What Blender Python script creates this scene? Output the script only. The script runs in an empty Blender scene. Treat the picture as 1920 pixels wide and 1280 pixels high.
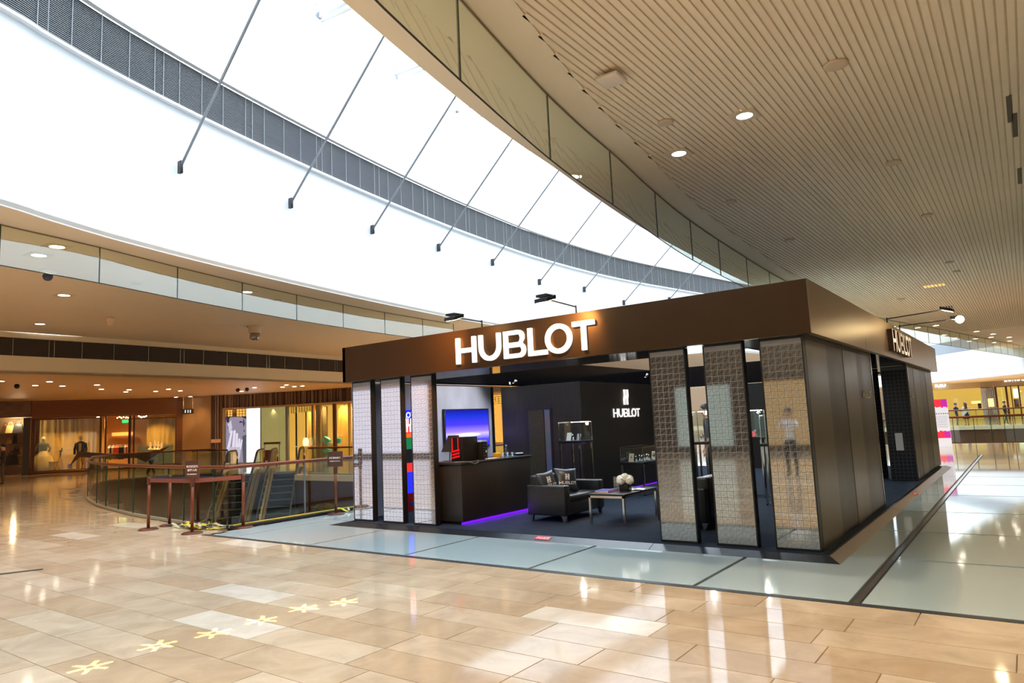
import bpy, bmesh, math, random
from mathutils import Vector, Matrix, geometry
random.seed(7)
sc = bpy.context.scene
COL = sc.collection
PI = math.pi

# ------------------------------------------------------------------ camera
FPX = 1305.074
RX = Vector((0.80294, -0.10475, -0.58683))
RY = Vector((0.59436, 0.06754, 0.80136))
RZ = Vector((-0.04431, -0.99220, 0.11648))
R3 = Matrix((RX, RY, RZ))            # camera (right, down, forward) -> world
def _ortho(M):
    a = M.row[0].normalized(); c = M.row[2] - a * M.row[2].dot(a); c.normalize(); b = c.cross(a)
    return Matrix((a, b, c))
R3 = _ortho(R3)
EYE = Vector((0, 0, 1.6))
cam_d = bpy.data.cameras.new('camera'); cam = bpy.data.objects.new('camera', cam_d); COL.objects.link(cam)
cam_d.sensor_width = 36; cam_d.lens = FPX / 1920 * 36; cam_d.clip_start = 0.05; cam_d.clip_end = 400
right = R3 @ Vector((1, 0, 0)); down = R3 @ Vector((0, 1, 0)); fwd = R3 @ Vector((0, 0, 1))
mw = Matrix.Identity(4)
for i in range(3):
    mw[i][0] = right[i]; mw[i][1] = -down[i]; mw[i][2] = -fwd[i]; mw[i][3] = EYE[i]
cam.matrix_world = mw
sc.camera = cam
def ray(px, py): return R3 @ Vector((px - 960, py - 640, FPX))
def at(px, py, z=0.0):               # photo pixel -> point on the horizontal plane z
    d = ray(px, py); t = (z - 1.6) / d.z
    return Vector((d.x * t, d.y * t, z))
def onp(px, py, a, b, c):            # photo pixel -> point on the vertical plane ax+by=c
    d = ray(px, py); t = c / (a * d.x + b * d.y)
    return EYE + d * t
def line2(p, q):                     # plane coefficients through two plan points
    a, b = q[1] - p[1], p[0] - q[0]
    return a, b, a * p[0] + b * p[1]

# ------------------------------------------------------------------ world, exposure
sc.view_settings.view_transform = 'Standard'; sc.view_settings.look = 'None'
sc.view_settings.exposure = 0.5; sc.view_settings.gamma = 1.0
sc.view_settings.use_curve_mapping = False
w = bpy.data.worlds.new('sky'); sc.world = w; w.use_nodes = True
bg = w.node_tree.nodes['Background']; bg.inputs[0].default_value = (0.84, 0.93, 1.0, 1); bg.inputs[1].default_value = 3.9
cy = sc.cycles
cy.use_denoising = True
cy.max_bounces = 9; cy.diffuse_bounces = 4; cy.glossy_bounces = 5; cy.transmission_bounces = 6; cy.transparent_max_bounces = 16
cy.sample_clamp_indirect = 6.0; cy.caustics_reflective = False; cy.caustics_refractive = False
cy.blur_glossy = 0.5
def portal(name, loc, sx, sy):
    l = bpy.data.lights.new(name, 'AREA'); l.shape = 'RECTANGLE'; l.size = sx; l.size_y = sy; l.cycles.is_portal = True
    o = bpy.data.objects.new(name, l); COL.objects.link(o); o.location = loc
portal('skylight_portal', (-8.5, 30, 13.6), 21, 92)

# ------------------------------------------------------------------ materials
MATS = {}
def nn(t, ty, **kw):
    n = t.nodes.new(ty)
    for k, v in kw.items():
        if k.startswith('i_'): n.inputs[k[2:].replace('_', ' ')].default_value = v
        else: setattr(n, k, v)
    return n
def mat(name, col, rough=0.5, metal=0.0, spec=0.5, noise=0.06, nscale=6.0, emit=None, es=0.0, bump=0.0, bscale=60.0, stretch=None, coat=0.0, rvar=0.0):
    if name in MATS: return MATS[name]
    m = bpy.data.materials.new(name); m.use_nodes = True; t = m.node_tree
    b = t.nodes['Principled BSDF']
    b.inputs['Roughness'].default_value = rough; b.inputs['Metallic'].default_value = metal
    b.inputs['Specular IOR Level'].default_value = spec
    if coat: b.inputs['Coat Weight'].default_value = coat; b.inputs['Coat Roughness'].default_value = 0.06
    tc = nn(t, 'ShaderNodeTexCoord'); src = tc.outputs['Object']
    if stretch:
        mp = nn(t, 'ShaderNodeMapping'); mp.inputs['Scale'].default_value = stretch; t.links.new(src, mp.inputs[0]); src = mp.outputs[0]
    no = nn(t, 'ShaderNodeTexNoise'); no.inputs['Scale'].default_value = nscale; no.inputs['Detail'].default_value = 3
    t.links.new(src, no.inputs['Vector'])
    mx = nn(t, 'ShaderNodeMix', data_type='RGBA')
    c = Vector(col[:3])
    mx.inputs[6].default_value = (*(c * (1 - noise)), 1); mx.inputs[7].default_value = (*[min(1, v * (1 + noise)) for v in c], 1)
    t.links.new(no.outputs[0], mx.inputs[0]); t.links.new(mx.outputs[2], b.inputs['Base Color'])
    if rvar:
        mr = nn(t, 'ShaderNodeMapRange'); mr.inputs[3].default_value = max(0, rough - rvar); mr.inputs[4].default_value = rough + rvar
        t.links.new(no.outputs[0], mr.inputs[0]); t.links.new(mr.outputs[0], b.inputs['Roughness'])
    if emit:
        b.inputs['Emission Color'].default_value = (*emit, 1); b.inputs['Emission Strength'].default_value = es
    if bump:
        n2 = nn(t, 'ShaderNodeTexNoise'); n2.inputs['Scale'].default_value = bscale; t.links.new(src, n2.inputs['Vector'])
        bp = nn(t, 'ShaderNodeBump'); bp.inputs['Strength'].default_value = bump; bp.inputs['Distance'].default_value = 0.01
        t.links.new(n2.outputs[0], bp.inputs['Height']); t.links.new(bp.outputs[0], b.inputs['Normal'])
    MATS[name] = m
    return m
def glassmat(name, tint=(0.9, 0.97, 0.94), refl=0.08, fres=True, rough=0.02, rtint=(1, 1, 1)):
    if name in MATS: return MATS[name]
    m = bpy.data.materials.new(name); m.use_nodes = True; t = m.node_tree; t.nodes.clear()
    out = nn(t, 'ShaderNodeOutputMaterial'); mix = nn(t, 'ShaderNodeMixShader')
    tr = nn(t, 'ShaderNodeBsdfTransparent'); tr.inputs[0].default_value = (*tint, 1)
    gl = nn(t, 'ShaderNodeBsdfGlossy'); gl.inputs['Roughness'].default_value = rough; gl.inputs[0].default_value = (*rtint, 1)
    ge = nn(t, 'ShaderNodeNewGeometry'); dt = nn(t, 'ShaderNodeVectorMath', operation='DOT_PRODUCT')
    t.links.new(ge.outputs['Incoming'], dt.inputs[0]); t.links.new(ge.outputs['Normal'], dt.inputs[1])
    def mth(op, a, b=None, cl=False):
        n_ = nn(t, 'ShaderNodeMath', operation=op, use_clamp=cl)
        for i, v in enumerate((a, b)):
            if v is None: continue
            if isinstance(v, (int, float)): n_.inputs[i].default_value = v
            else: t.links.new(v, n_.inputs[i])
        return n_.outputs[0]
    k = mth('POWER', mth('SUBTRACT', 1.0, mth('ABSOLUTE', dt.outputs['Value'])), 5.0)
    t.links.new(mth('ADD', mth('MULTIPLY', k, .9), .04 + refl, True), mix.inputs[0])
    t.links.new(tr.outputs[0], mix.inputs[1]); t.links.new(gl.outputs[0], mix.inputs[2]); t.links.new(mix.outputs[0], out.inputs[0])
    MATS[name] = m
    return m
def emat(name, col, s):
    if name in MATS: return MATS[name]
    m = bpy.data.materials.new(name); m.use_nodes = True; t = m.node_tree; t.nodes.clear()
    out = nn(t, 'ShaderNodeOutputMaterial'); e = nn(t, 'ShaderNodeEmission'); e.inputs[0].default_value = (*col, 1); e.inputs[1].default_value = s
    t.links.new(e.outputs[0], out.inputs[0]); MATS[name] = m
    return m

# ------------------------------------------------------------------ mesh building
WM = {}
class MB:
    def __init__(s): s.v = []; s.f = []; s.m = []; s.sm = []
    def add(s, vs, fs, mi=0, smooth=False):
        o = len(s.v); s.v += [tuple(p) for p in vs]
        for f in fs: s.f.append([i + o for i in f]); s.m.append(mi); s.sm.append(smooth)
        return s
    def box(s, x0, x1, y0, y1, z0, z1, mi=0):
        if x0 > x1: x0, x1 = x1, x0
        if y0 > y1: y0, y1 = y1, y0
        if z0 > z1: z0, z1 = z1, z0
        return s.add([(x0,y0,z0),(x1,y0,z0),(x1,y1,z0),(x0,y1,z0),(x0,y0,z1),(x1,y0,z1),(x1,y1,z1),(x0,y1,z1)],
                     [(3,2,1,0),(4,5,6,7),(0,1,5,4),(1,2,6,5),(2,3,7,6),(3,0,4,7)], mi)
    def bbox(s, x0, x1, y0, y1, z0, z1, b=0.01, mi=0):       # bevelled box
        bm = bmesh.new(); bmesh.ops.create_cube(bm, size=1)
        for v in bm.verts: v.co = Vector(((x0+x1)/2 + v.co.x*(x1-x0), (y0+y1)/2 + v.co.y*(y1-y0), (z0+z1)/2 + v.co.z*(z1-z0)))
        bmesh.ops.bevel(bm, geom=bm.edges[:], offset=b, segments=3, profile=0.5, affect='EDGES')
        bm.verts.ensure_lookup_table()
        s.add([v.co[:] for v in bm.verts], [[v.index for v in f.verts] for f in bm.faces], mi, True); bm.free(); return s
    def obox(s, p, q, hw, z0, z1, mi=0):                      # box along plan segment p->q, half width hw
        d = Vector((q[0]-p[0], q[1]-p[1])); d.normalize(); n = Vector((-d.y, d.x)) * hw
        P = [(p[0]+n.x,p[1]+n.y),(p[0]-n.x,p[1]-n.y),(q[0]-n.x,q[1]-n.y),(q[0]+n.x,q[1]+n.y)]
        return s.prism(P, z0, z1, mi)
    def prism(s, P, z0, z1, mi=0):
        A = sum(P[i][0]*P[(i+1)%len(P)][1]-P[(i+1)%len(P)][0]*P[i][1] for i in range(len(P)))
        if A < 0: P = P[::-1]
        n = len(P); vs = [(x,y,z0) for x,y in P] + [(x,y,z1) for x,y in P]
        fs = [list(range(n))[::-1], list(range(n, 2*n))] + [[i,(i+1)%n,n+(i+1)%n,n+i] for i in range(n)]
        return s.add(vs, fs, mi)
    def lathe(s, prof, c=(0,0,0), n=20, mi=0, smooth=True, axis='z'):
        vs = []; fs = []
        for r, z in prof:
            for k in range(n):
                a = 2*PI*k/n; x, y = r*math.cos(a), r*math.sin(a)
                p = (x,y,z) if axis == 'z' else ((x,z,y) if axis == 'y' else (z,x,y))
                vs.append((c[0]+p[0], c[1]+p[1], c[2]+p[2]))
        for i in range(len(prof)-1):
            for k in range(n):
                a, b = i*n+k, i*n+(k+1)%n
                fs.append([a,b,b+n,a+n])
        fs.append(list(range(n))[::-1]); fs.append([(len(prof)-1)*n+k for k in range(n)])
        return s.add(vs, fs, mi, smooth)
    def cyl(s, p, q, r, n=10, mi=0, r2=None, smooth=True):
        p, q = Vector(p), Vector(q); d = (q-p).normalized(); u = d.orthogonal().normalized(); w_ = d.cross(u)
        r2 = r if r2 is None else r2; vs = []
        for c, rr in ((p, r), (q, r2)):
            for k in range(n):
                a = 2*PI*k/n; vs.append(c + u*math.cos(a)*rr + w_*math.sin(a)*rr)
        fs = [[k,(k+1)%n,n+(k+1)%n,n+k] for k in range(n)] + [list(range(n))[::-1], list(range(n,2*n))]
        return s.add(vs, fs, mi, smooth)
    def tube(s, pts, r, n=8, mi=0, flat=1.0):
        pts = [Vector(p) for p in pts]; vs = []; fs = []
        for i, p in enumerate(pts):
            d = (pts[min(i+1,len(pts)-1)] - pts[max(i-1,0)]).normalized()
            u = d.cross(Vector((0,0,1)))
            if u.length < 1e-3: u = Vector((1,0,0))
            u.normalize(); w_ = u.cross(d)
            for k in range(n):
                a = 2*PI*k/n; vs.append(p + u*math.cos(a)*r + w_*math.sin(a)*r*flat)
        for i in range(len(pts)-1):
            for k in range(n):
                a, b = i*n+k, i*n+(k+1)%n; fs.append([a,b,b+n,a+n])
        fs += [list(range(n))[::-1], [(len(pts)-1)*n+k for k in range(n)]]
        return s.add(vs, fs, mi, True)
    def ball(s, c, rx, ry=None, rz=None, n=14, mi=0):
        ry = ry or rx; rz = rz or rx; prof = [(math.sin(PI*i/8), -math.cos(PI*i/8)) for i in range(9)]
        vs = []; fs = []
        for r, z in prof:
            for k in range(n):
                a = 2*PI*k/n; vs.append((c[0]+rx*max(r,.01)*math.cos(a), c[1]+ry*max(r,.01)*math.sin(a), c[2]+rz*z))
        for i in range(8):
            for k in range(n):
                a, b = i*n+k, i*n+(k+1)%n; fs.append([a,b,b+n,a+n])
        return s.add(vs, fs, mi, True)
    def quad(s, a, b, c, d, mi=0): return s.add([a,b,c,d], [(0,1,2,3)], mi)
    def fill(s, loops, fn, d0, d1, mi=0, smi=None):                     # 2D outline (first) with holes -> slab through fn(u,v,depth)
        L = [[Vector((u,v,0)) for u,v in lp] for lp in loops]
        tris = geometry.tessellate_polygon(L); flat = [p for lp in L for p in lp]; n = len(flat)
        vs = [fn(p.x,p.y,d0) for p in flat] + [fn(p.x,p.y,d1) for p in flat]
        fs = [list(t) for t in tris] + [[i+n for i in t][::-1] for t in tris]
        o = 0
        for lp in L:
            k = len(lp)
            for i in range(k): fs.append([o+i, o+(i+1)%k, n+o+(i+1)%k, n+o+i])
            o += k
        s.add(vs, fs, mi)
        if smi is not None:
            for i in range(len(tris)*2, len(fs)): s.m[len(s.m)-len(fs)+i] = smi
        return s
    def mesh(s, name, mats):
        me = bpy.data.meshes.new(name); me.from_pydata(s.v, [], s.f); me.update()
        for m in (mats if isinstance(mats, (list, tuple)) else [mats]): me.materials.append(m)
        me.polygons.foreach_set('material_index', s.m); me.polygons.foreach_set('use_smooth', s.sm)
        return me
    def build(s, name, mats, parent=None, world=True, fix=True):
        me = s.mesh(name, mats)
        if fix and len(s.f) < 60000:
            bm = bmesh.new(); bm.from_mesh(me); bmesh.ops.recalc_face_normals(bm, faces=bm.faces[:]); bm.to_mesh(me); bm.free()
        return link(bpy.data.objects.new(name, me), parent, world)
def link(o, parent=None, world=True):
    COL.objects.link(o)
    if parent is not None:
        o.parent = parent
        if world and parent.name in WM: o.matrix_parent_inverse = WM[parent.name].inverted()
    return o
def tag(o, label=None, cat=None, group=None, kind=None):
    if label: o['label'] = label
    if cat: o['category'] = cat
    if group: o['group'] = group
    if kind: o['kind'] = kind
    return o
def empty(name, loc=(0,0,0), rz=0, label=None, cat=None, group=None, kind=None):
    o = bpy.data.objects.new(name, None); COL.objects.link(o); o.location = loc; o.rotation_euler = (0,0,rz); o.empty_display_size = .1
    WM[o.name] = Matrix.Translation(Vector(loc)) @ Matrix.Rotation(rz, 4, 'Z')
    return tag(o, label, cat, group, kind)
def struct(mb, name, mats): return tag(mb.build(name, mats), kind='structure')
def kids(o): return list(o.children)
def copy_tree(o, loc=None, rz=None, label=None, parent=None):
    c = o.copy(); COL.objects.link(c)
    if parent is not None: c.parent = parent
    for ch in list(o.children): copy_tree(ch, parent=c)
    if loc is not None: c.location = loc
    if rz is not None: c.rotation_euler = (0,0,rz)
    if label: c['label'] = label
    return c
def text_mesh(name, s, size, m, parent, M, depth=0.004, bold=0.0, align='CENTER', sx=1.0):
    cu = bpy.data.curves.new(name, 'FONT'); cu.body = s; cu.size = size; cu.extrude = depth; cu.offset = bold; cu.align_x = align; cu.align_y = 'CENTER'
    o = bpy.data.objects.new(name, cu); COL.objects.link(o)
    dg = bpy.context.evaluated_depsgraph_get(); me = bpy.data.meshes.new_from_object(o.evaluated_get(dg)); bpy.data.objects.remove(o)
    me.transform(M @ Matrix.Diagonal((sx,1,1,1))); me.materials.clear(); me.materials.append(m)
    me.name = name
    return link(bpy.data.objects.new(name, me), parent)
def frame(origin, u, v):             # 4x4 with local x=u, y=v, z=normal
    u = Vector(u).normalized(); v = Vector(v).normalized(); n = u.cross(v)
    M = Matrix.Identity(4)
    for i in range(3): M[i][0] = u[i]; M[i][1] = v[i]; M[i][2] = n[i]; M[i][3] = origin[i]
    return M
def resample(pts, step):
    pts = [Vector(p) for p in pts]; out = [pts[0].copy()]
    for a, b in zip(pts, pts[1:]):
        n = max(1, round((b-a).length/step)); out += [a.lerp(b, (i+1)/n) for i in range(n)]
    return out
def smooth_curve(P, n=8):            # Catmull-Rom through plan points
    P = [Vector(p[:2]) for p in P]; out = []
    for i in range(len(P)-1):
        p0 = P[i-1] if i else P[0]*2-P[1]; p1 = P[i]; p2 = P[i+1]; p3 = P[i+2] if i+2 < len(P) else P[-1]*2-P[-2]
        for k in range(n):
            t = k/n; out.append(0.5*((2*p1)+(p2-p0)*t+(2*p0-5*p1+4*p2-p3)*t*t+(3*p1-p0-3*p2+p3)*t**3))
    out.append(P[-1]); return out
def offset_curve(P, d):              # shift to the right-hand side by d
    out = []
    for i in range(len(P)):
        t = (P[min(i+1,len(P)-1)] - P[max(i-1,0)]).normalized(); out.append(P[i] + Vector((t.y, -t.x))*d)
    return out
def wall_strip(mb, P, z0, z1, mi=0, smooth=True):
    vs = [(p.x,p.y,z0) for p in P] + [(p.x,p.y,z1) for p in P]; n = len(P)
    return mb.add(vs, [[i,i+1,n+i+1,n+i] for i in range(n-1)], mi, smooth)
def ribbon(mb, A, B, z, mi=0):
    n = len(A); vs = [(p.x,p.y,z) for p in A] + [(p.x,p.y,z) for p in B]
    return mb.add(vs, [[i,i+1,n+i+1,n+i] for i in range(n-1)], mi)
def spot(name, loc, power, col=(1,.74,.45), ang=110, blend=.8, rad=.06, direction=(0,0,-1)):
    l = bpy.data.lights.get(name)
    if l is None:
        l = bpy.data.lights.new(name, 'SPOT'); l.energy = power; l.color = col; l.spot_size = math.radians(ang); l.spot_blend = blend; l.shadow_soft_size = rad
    o = bpy.data.objects.new(name, l); COL.objects.link(o); o.location = loc
    o.rotation_euler = Vector(direction).to_track_quat('-Z', 'Y').to_euler()
    return o
def point(name, loc, power, col=(1,.7,.4), rad=.1):
    l = bpy.data.lights.new(name, 'POINT'); l.energy = power; l.color = col; l.shadow_soft_size = rad
    o = bpy.data.objects.new(name, l); COL.objects.link(o); o.location = loc
    return o

H = 5.3; HC = 3.95; ZT = 13.1
# ================================================================== STRUCTURE
M_marble = None
def marble(name, dark=1.0):
    m = bpy.data.materials.new(name); m.use_nodes = True; t = m.node_tree; b = t.nodes['Principled BSDF']
    tc = nn(t, 'ShaderNodeTexCoord'); oi = nn(t, 'ShaderNodeObjectInfo'); ge = nn(t, 'ShaderNodeNewGeometry')
    ad = nn(t, 'ShaderNodeMath', operation='ADD'); t.links.new(oi.outputs['Random'], ad.inputs[0]); t.links.new(ge.outputs['Random Per Island'], ad.inputs[1])
    fr = nn(t, 'ShaderNodeMath', operation='FRACT'); t.links.new(ad.outputs[0], fr.inputs[0])
    cr = nn(t, 'ShaderNodeValToRGB'); e = cr.color_ramp.elements
    cols = [(0,(.60,.46,.32)),(.2,(.65,.52,.38)),(.4,(.68,.55,.41)),(.6,(.63,.50,.36)),(.8,(.71,.59,.45)),(.93,(.67,.54,.40)),(.955,(.84,.77,.67))]
    e[0].position = 0; e[0].color = (*cols[0][1],1); e[1].position = .95; e[1].color = (*cols[-1][1],1)
    for p, c in cols[1:-1]: x = e.new(p); x.color = (*c,1)
    cr.color_ramp.interpolation = 'CONSTANT'
    t.links.new(fr.outputs[0], cr.inputs[0])
    pos = ge.outputs['Position']
    no = nn(t, 'ShaderNodeTexNoise'); no.inputs['Scale'].default_value = 2.2; no.inputs['Detail'].default_value = 8; no.inputs['Roughness'].default_value = .62; no.inputs['Distortion'].default_value = .8
    t.links.new(pos, no.inputs['Vector'])
    cr2 = nn(t, 'ShaderNodeValToRGB'); cr2.color_ramp.elements[0].position = .3; cr2.color_ramp.elements[0].color = (.80,.76,.70,1); cr2.color_ramp.elements[1].position = .7; cr2.color_ramp.elements[1].color = (1.1,1.08,1.04,1)
    t.links.new(no.outputs[0], cr2.inputs[0])
    mu = nn(t, 'ShaderNodeMix', data_type='RGBA', blend_type='MULTIPLY'); mu.inputs[0].default_value = 1
    t.links.new(cr.outputs[0], mu.inputs[6]); t.links.new(cr2.outputs[0], mu.inputs[7]); t.links.new(mu.outputs[2], b.inputs['Base Color'])
    b.inputs['Roughness'].default_value = .07; b.inputs['Specular IOR Level'].default_value = .85
    n3 = nn(t, 'ShaderNodeTexNoise'); n3.inputs['Scale'].default_value = 1.3; t.links.new(pos, n3.inputs['Vector'])
    bp = nn(t, 'ShaderNodeBump'); bp.inputs['Strength'].default_value = .05; bp.inputs['Distance'].default_value = .02
    t.links.new(n3.outputs[0], bp.inputs['Height']); t.links.new(bp.outputs[0], b.inputs['Normal'])
    return m
M_marble = marble('polished_marble')
M_grout = mat('grout', (.33,.24,.15), .6)
M_gfloor = mat('frosted_glass_floor', (.56,.70,.73), .05, spec=.9, coat=.5, noise=.05, nscale=.6)
M_joint = mat('dark_joint', (.03,.035,.04), .4)
M_strip = mat('steel_strip', (.55,.55,.53), .25, metal=1)
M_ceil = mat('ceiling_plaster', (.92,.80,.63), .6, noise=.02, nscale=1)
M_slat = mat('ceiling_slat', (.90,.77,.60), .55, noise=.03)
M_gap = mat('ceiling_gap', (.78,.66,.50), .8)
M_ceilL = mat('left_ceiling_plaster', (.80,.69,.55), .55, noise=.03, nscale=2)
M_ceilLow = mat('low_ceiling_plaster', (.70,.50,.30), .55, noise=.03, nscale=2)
M_white = mat('white_plaster', (.80,.85,.90), .6, noise=.015, nscale=.5)
M_white2 = mat('cream_fascia', (.78,.68,.48), .6, noise=.02, nscale=.5)
M_louv = mat('louver_grey', (.20,.21,.22), .5, noise=.05)
M_louvb = mat('louver_back', (.02,.02,.022), .9)
M_brown = mat('brown_fascia', (.10,.045,.02), .35, spec=.5)
M_glassb = glassmat('barrier_glass', (.80,.86,.76), .25, rtint=(.95,1,.92))
M_rail_glass = glassmat('balustrade_glass', (.78,.86,.76), .05, rtint=(1,1,.95))
M_edge = mat('glass_edge', (.02,.05,.035), .2)
M_trim = mat('white_trim', (.72,.74,.76), .4)
M_rod = mat('steel_rod', (.30,.31,.32), .35, metal=.7)
M_copper = mat('red_bronze', (.17,.042,.016), .30, metal=.25, noise=.1)
M_dkcopper = mat('dark_bronze', (.10,.028,.014), .38, metal=.25)

# --- void edge (near balustrade) in plan
VOID = [(-11.45,7.0),(-12.6,7.03),(-13.73,7.13),(-15.5,7.36),(-16.9,7.63),(-18.0,7.86),(-19.2,8.15),(-21.4,8.85),(-23.6,9.75),(-26.2,10.9),(-28.6,12.0),(-30.0,13.2),(-30.2,14.6),(-29.6,15.9),(-28.6,16.9)]
VC = smooth_curve(VOID, 5)
TIPX = -30.2
# --- floor base: everything except the void and the glass-floor area
fl = empty('floor', kind='structure')
near_edge = [(p.x, p.y) for p in VC]
P = [(-70,-14),(14,-14),(14,6.42),(-11.45,6.42)] + near_edge + [(-28.6,17.15),(-28.0,17.15),(-28.0,60),(-70,60)]
mb = MB(); mb.fill([P], lambda u,v,d: (u,v,d), -0.30, -0.012); mb.build('floor_bed', M_grout, fl)
mb = MB(); mb.fill([[(-28.0,17.15),(-26.5,17.15),(-25.0,18.8),(-23.16,17.15),(-11.2,17.15),(-11.2,60),(-28.0,60)]], lambda u,v,d:(u,v,d), -.3, -.012); mb.build('floor_bed', M_grout, fl)
mb = MB(); mb.prism([(-70,58.2),(24,58.2),(24,100),(-70,100)], -.3, 0.0)
far_floor = mb.build('far_floor', M_marble, fl)
# glass floor region
mb = MB(); mb.box(-11.2, 14, 6.42, 33.2, -.3, -.012); mb.build('glass_floor_frame', M_joint, fl)
xs = [-11.15,-10.42,-8.49,-6.56,-4.63,-2.72,-1.36]
ysl = [6.44, 8.46, 10.35, 12.33, 14.6, 16.5, 18.3, 20.2, 22.1, 24, 26]
def gp(x0,x1,y0,y1):
    m = MB(); g = .022; m.box(x0+g,x1-g,y0+g,y1-g,-.012,0); return m.build('glass_floor_panel', M_gfloor, fl)
for i in range(len(xs)-1):
    for j in range(len(ysl)-1):
        if -9.6 < xs[i] and xs[i+1] < -2.0 and 8.4 < ysl[j] and ysl[j+1] < 20.3: continue   # under the booth
        gp(xs[i], xs[i+1], ysl[j], ysl[j+1])
for j in range(len(ysl)-1):
    y0, y1 = ysl[j], ysl[j+1]
    gp(-1.30, 1.0, y0, y1); gp(1.0, 3.4, y0, y1)
m = MB(); m.box(-1.345, -1.295, 6.44, 26, -.012, .004); m.build('steel_divider', M_strip, fl)
m = MB(); m.box(-11.2, 14, 6.36, 6.44, -.012, .002); m.build('floor_edging', M_joint, fl)
# marble tiles
TL, TW = 1.16, 0.38
tm = MB(); tm.add([(0,0,-.012),(TL-.006,0,-.012),(TL-.006,TW-.005,-.012),(0,TW-.005,-.012),(.002,.002,0),(TL-.008,.002,0),(TL-.008,TW-.007,0),(.002,TW-.007,0)],
       [(4,5,6,7),(0,1,5,4),(1,2,6,5),(2,3,7,6),(3,0,4,7)])
tile_me = tm.mesh('tile', M_marble)
def in_void(x, y):
    poly = near_edge + [(-28.6,17.15),(-26.5,17.15),(-25.0,18.8),(-23.16,17.15),(-11.2,17.15),(-11.2,6.42)]
    c = False
    for i in range(len(poly)):
        x1,y1 = poly[i]; x2,y2 = poly[i-1]
        if (y1 > y) != (y2 > y) and x < (x2-x1)*(y-y1)/(y2-y1)+x1: c = not c
    return c
nt = 0; stuff = MB(); cells = []
row_off = {}
r0 = 6.36
k = 0
y = r0 - TW
while y > -12:
    off = (0.37*k*1.7 + (k*k*0.13)) % TL
    x = -60 + off
    while x < 12:
        cells.append((x, y)); x += TL
    y -= TW; k += 1
y = r0
while y < 60:                        # marble left of the void and beyond it
    off = (0.37*k*1.7 + (k*k*0.13)) % TL
    x = -60 + off
    while x < -11.7:
        cc = [(x,y),(x+TL,y),(x+TL,y+TW),(x,y+TW)]
        if not any(in_void(a,b) for a,b in cc): cells.append((x, y))
        x += TL
    y += TW; k += 1
def visible(x, y):
    q = R3.transposed() @ Vector((x+TL/2, y+TW/2, -1.6))
    if q.z < .5: return False
    u, v = 960+q.x/q.z*FPX, 640+q.y/q.z*FPX
    return -150 < u < 2050 and v < 1400
cells.sort(key=lambda c: (0 if visible(*c) else 1, (c[0]+.5)**2 + c[1]**2))
for i, (x, y) in enumerate(cells):
    if i < 300:
        o = bpy.data.objects.new('tile', tile_me); COL.objects.link(o); o.location = (x, y, 0); o.parent = fl
    elif (x+10)**2 + y*y < 60**2:
        stuff.add([(x,y,-.001),(x+TL-.006,y,-.001),(x+TL-.006,y+TW-.005,-.001),(x,y+TW-.005,-.001)], [(0,1,2,3)])
so = stuff.build('distant_tile', M_marble, fl, fix=False); so['kind'] = 'stuff'
# strip of marble between the glass floor and the far void on the right
m = MB(); m.box(-11.2, 24, 26.0, 33.2, -.2, .0); m.build('far_marble_strip', M_marble, fl)
# slot drain on the left
a = at(0,1078); 
m = MB(); m.obox((a.x-.1, a.y-.05), (a.x+.12,a.y+.43), .035, -.005, .006); m.build('slot_drain', M_joint, fl)

# --- slab edges of the void
m = MB(); wall_strip(m, VC, -5, 0); struct(m, 'wall_void_left', M_brown)
m = MB(); m.box(-23.16, -11.2, 17.0, 17.15, -5, -.22); wall_strip(m,[Vector(p) for p in ((-28.62,16.9),(-28.62,17.16),(-26.5,17.16),(-25.0,18.8),(-23.16,17.12))],-5,-.22,0,False); wall_strip(m,[Vector(p) for p in ((-28.62,16.9),(-28.62,17.16),(-26.5,17.16),(-25.0,18.8),(-23.16,17.12))],-.22,-.012,1,False); m.box(-23.16,-11.2,16.96,17.15,-.22,-.012,1); struct(m, 'wall_void_back', [M_brown, M_white2])
m = MB(); m.box(-11.25,-11.15,6.4,17.2,-5,-.012); struct(m, 'wall_void_right', M_brown)
m = MB(); m.box(-34,-10,6,20,-5.1,-5); struct(m, 'floor_lower', mat('lower_floor', (.35,.25,.15), .3))
m = MB(); m.box(-30,30,33.2,33.3,-6,-.0); m.box(-30,30,58.0,58.2,-6,-.25); m.box(-30,30,57.9,58.2,-.25,0,1); struct(m, 'wall_void_far', [M_brown, M_white2])
m = MB(); m.box(-30,30,33,58,-6.1,-6); struct(m, 'floor_far_lower', mat('lower_floor', (.35,.25,.15), .3))

# --- ceilings and the skylight well
NP = [(2.5,-9),(0.6,-6),(-1.3,-3),(-3.2,0),(-4.0,2.2),(-4.41,3.75),(-4.85,5.77),(-5.08,7.13),(-5.26,8.55),(-5.49,10.11),(-5.74,12.24),(-5.95,15.43),(-6.14,19.9),(-6.15,26),(-5.5,33),(-4.15,40),(-2.7,48.5),(-1.3,56.5),(.13,66),(1.5,76)]
FP = [(2.5,-9),(-2,-8.6),(-6,-6.5),(-9.5,-3),(-11.4,0.8),(-12.4,3.76),(-12.76,4.59),(-13.34,6.2),(-14.08,9.03),(-14.85,12.9),(-15.48,17.0),(-15.85,20.5),(-16.1,25),(-15.8,31),(-14.6,38),(-12.8,47),(-10.5,57),(-8.8,66)]
NC = smooth_curve(NP, 5); FC = smooth_curve(FP, 5)
cl = empty('ceiling', kind='structure')
GC = offset_curve(NC, .92); SC_ = offset_curve(NC, 1.32)   # glass line and slat line, to the right of the edge
m = MB(); ribbon(m, NC, GC, H); ribbon(m, GC, SC_, H); 
m.build('ceiling_border', M_ceil, cl)
m = MB()
n = len(SC_); vs = [(p.x,p.y,H+.022) for p in SC_] + [(16,p.y,H+.022) for p in SC_]; m.add(vs, [[i,i+1,n+i+1,n+i] for i in range(n-1)])
m.build('ceiling_backing', M_gap, cl)
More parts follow.
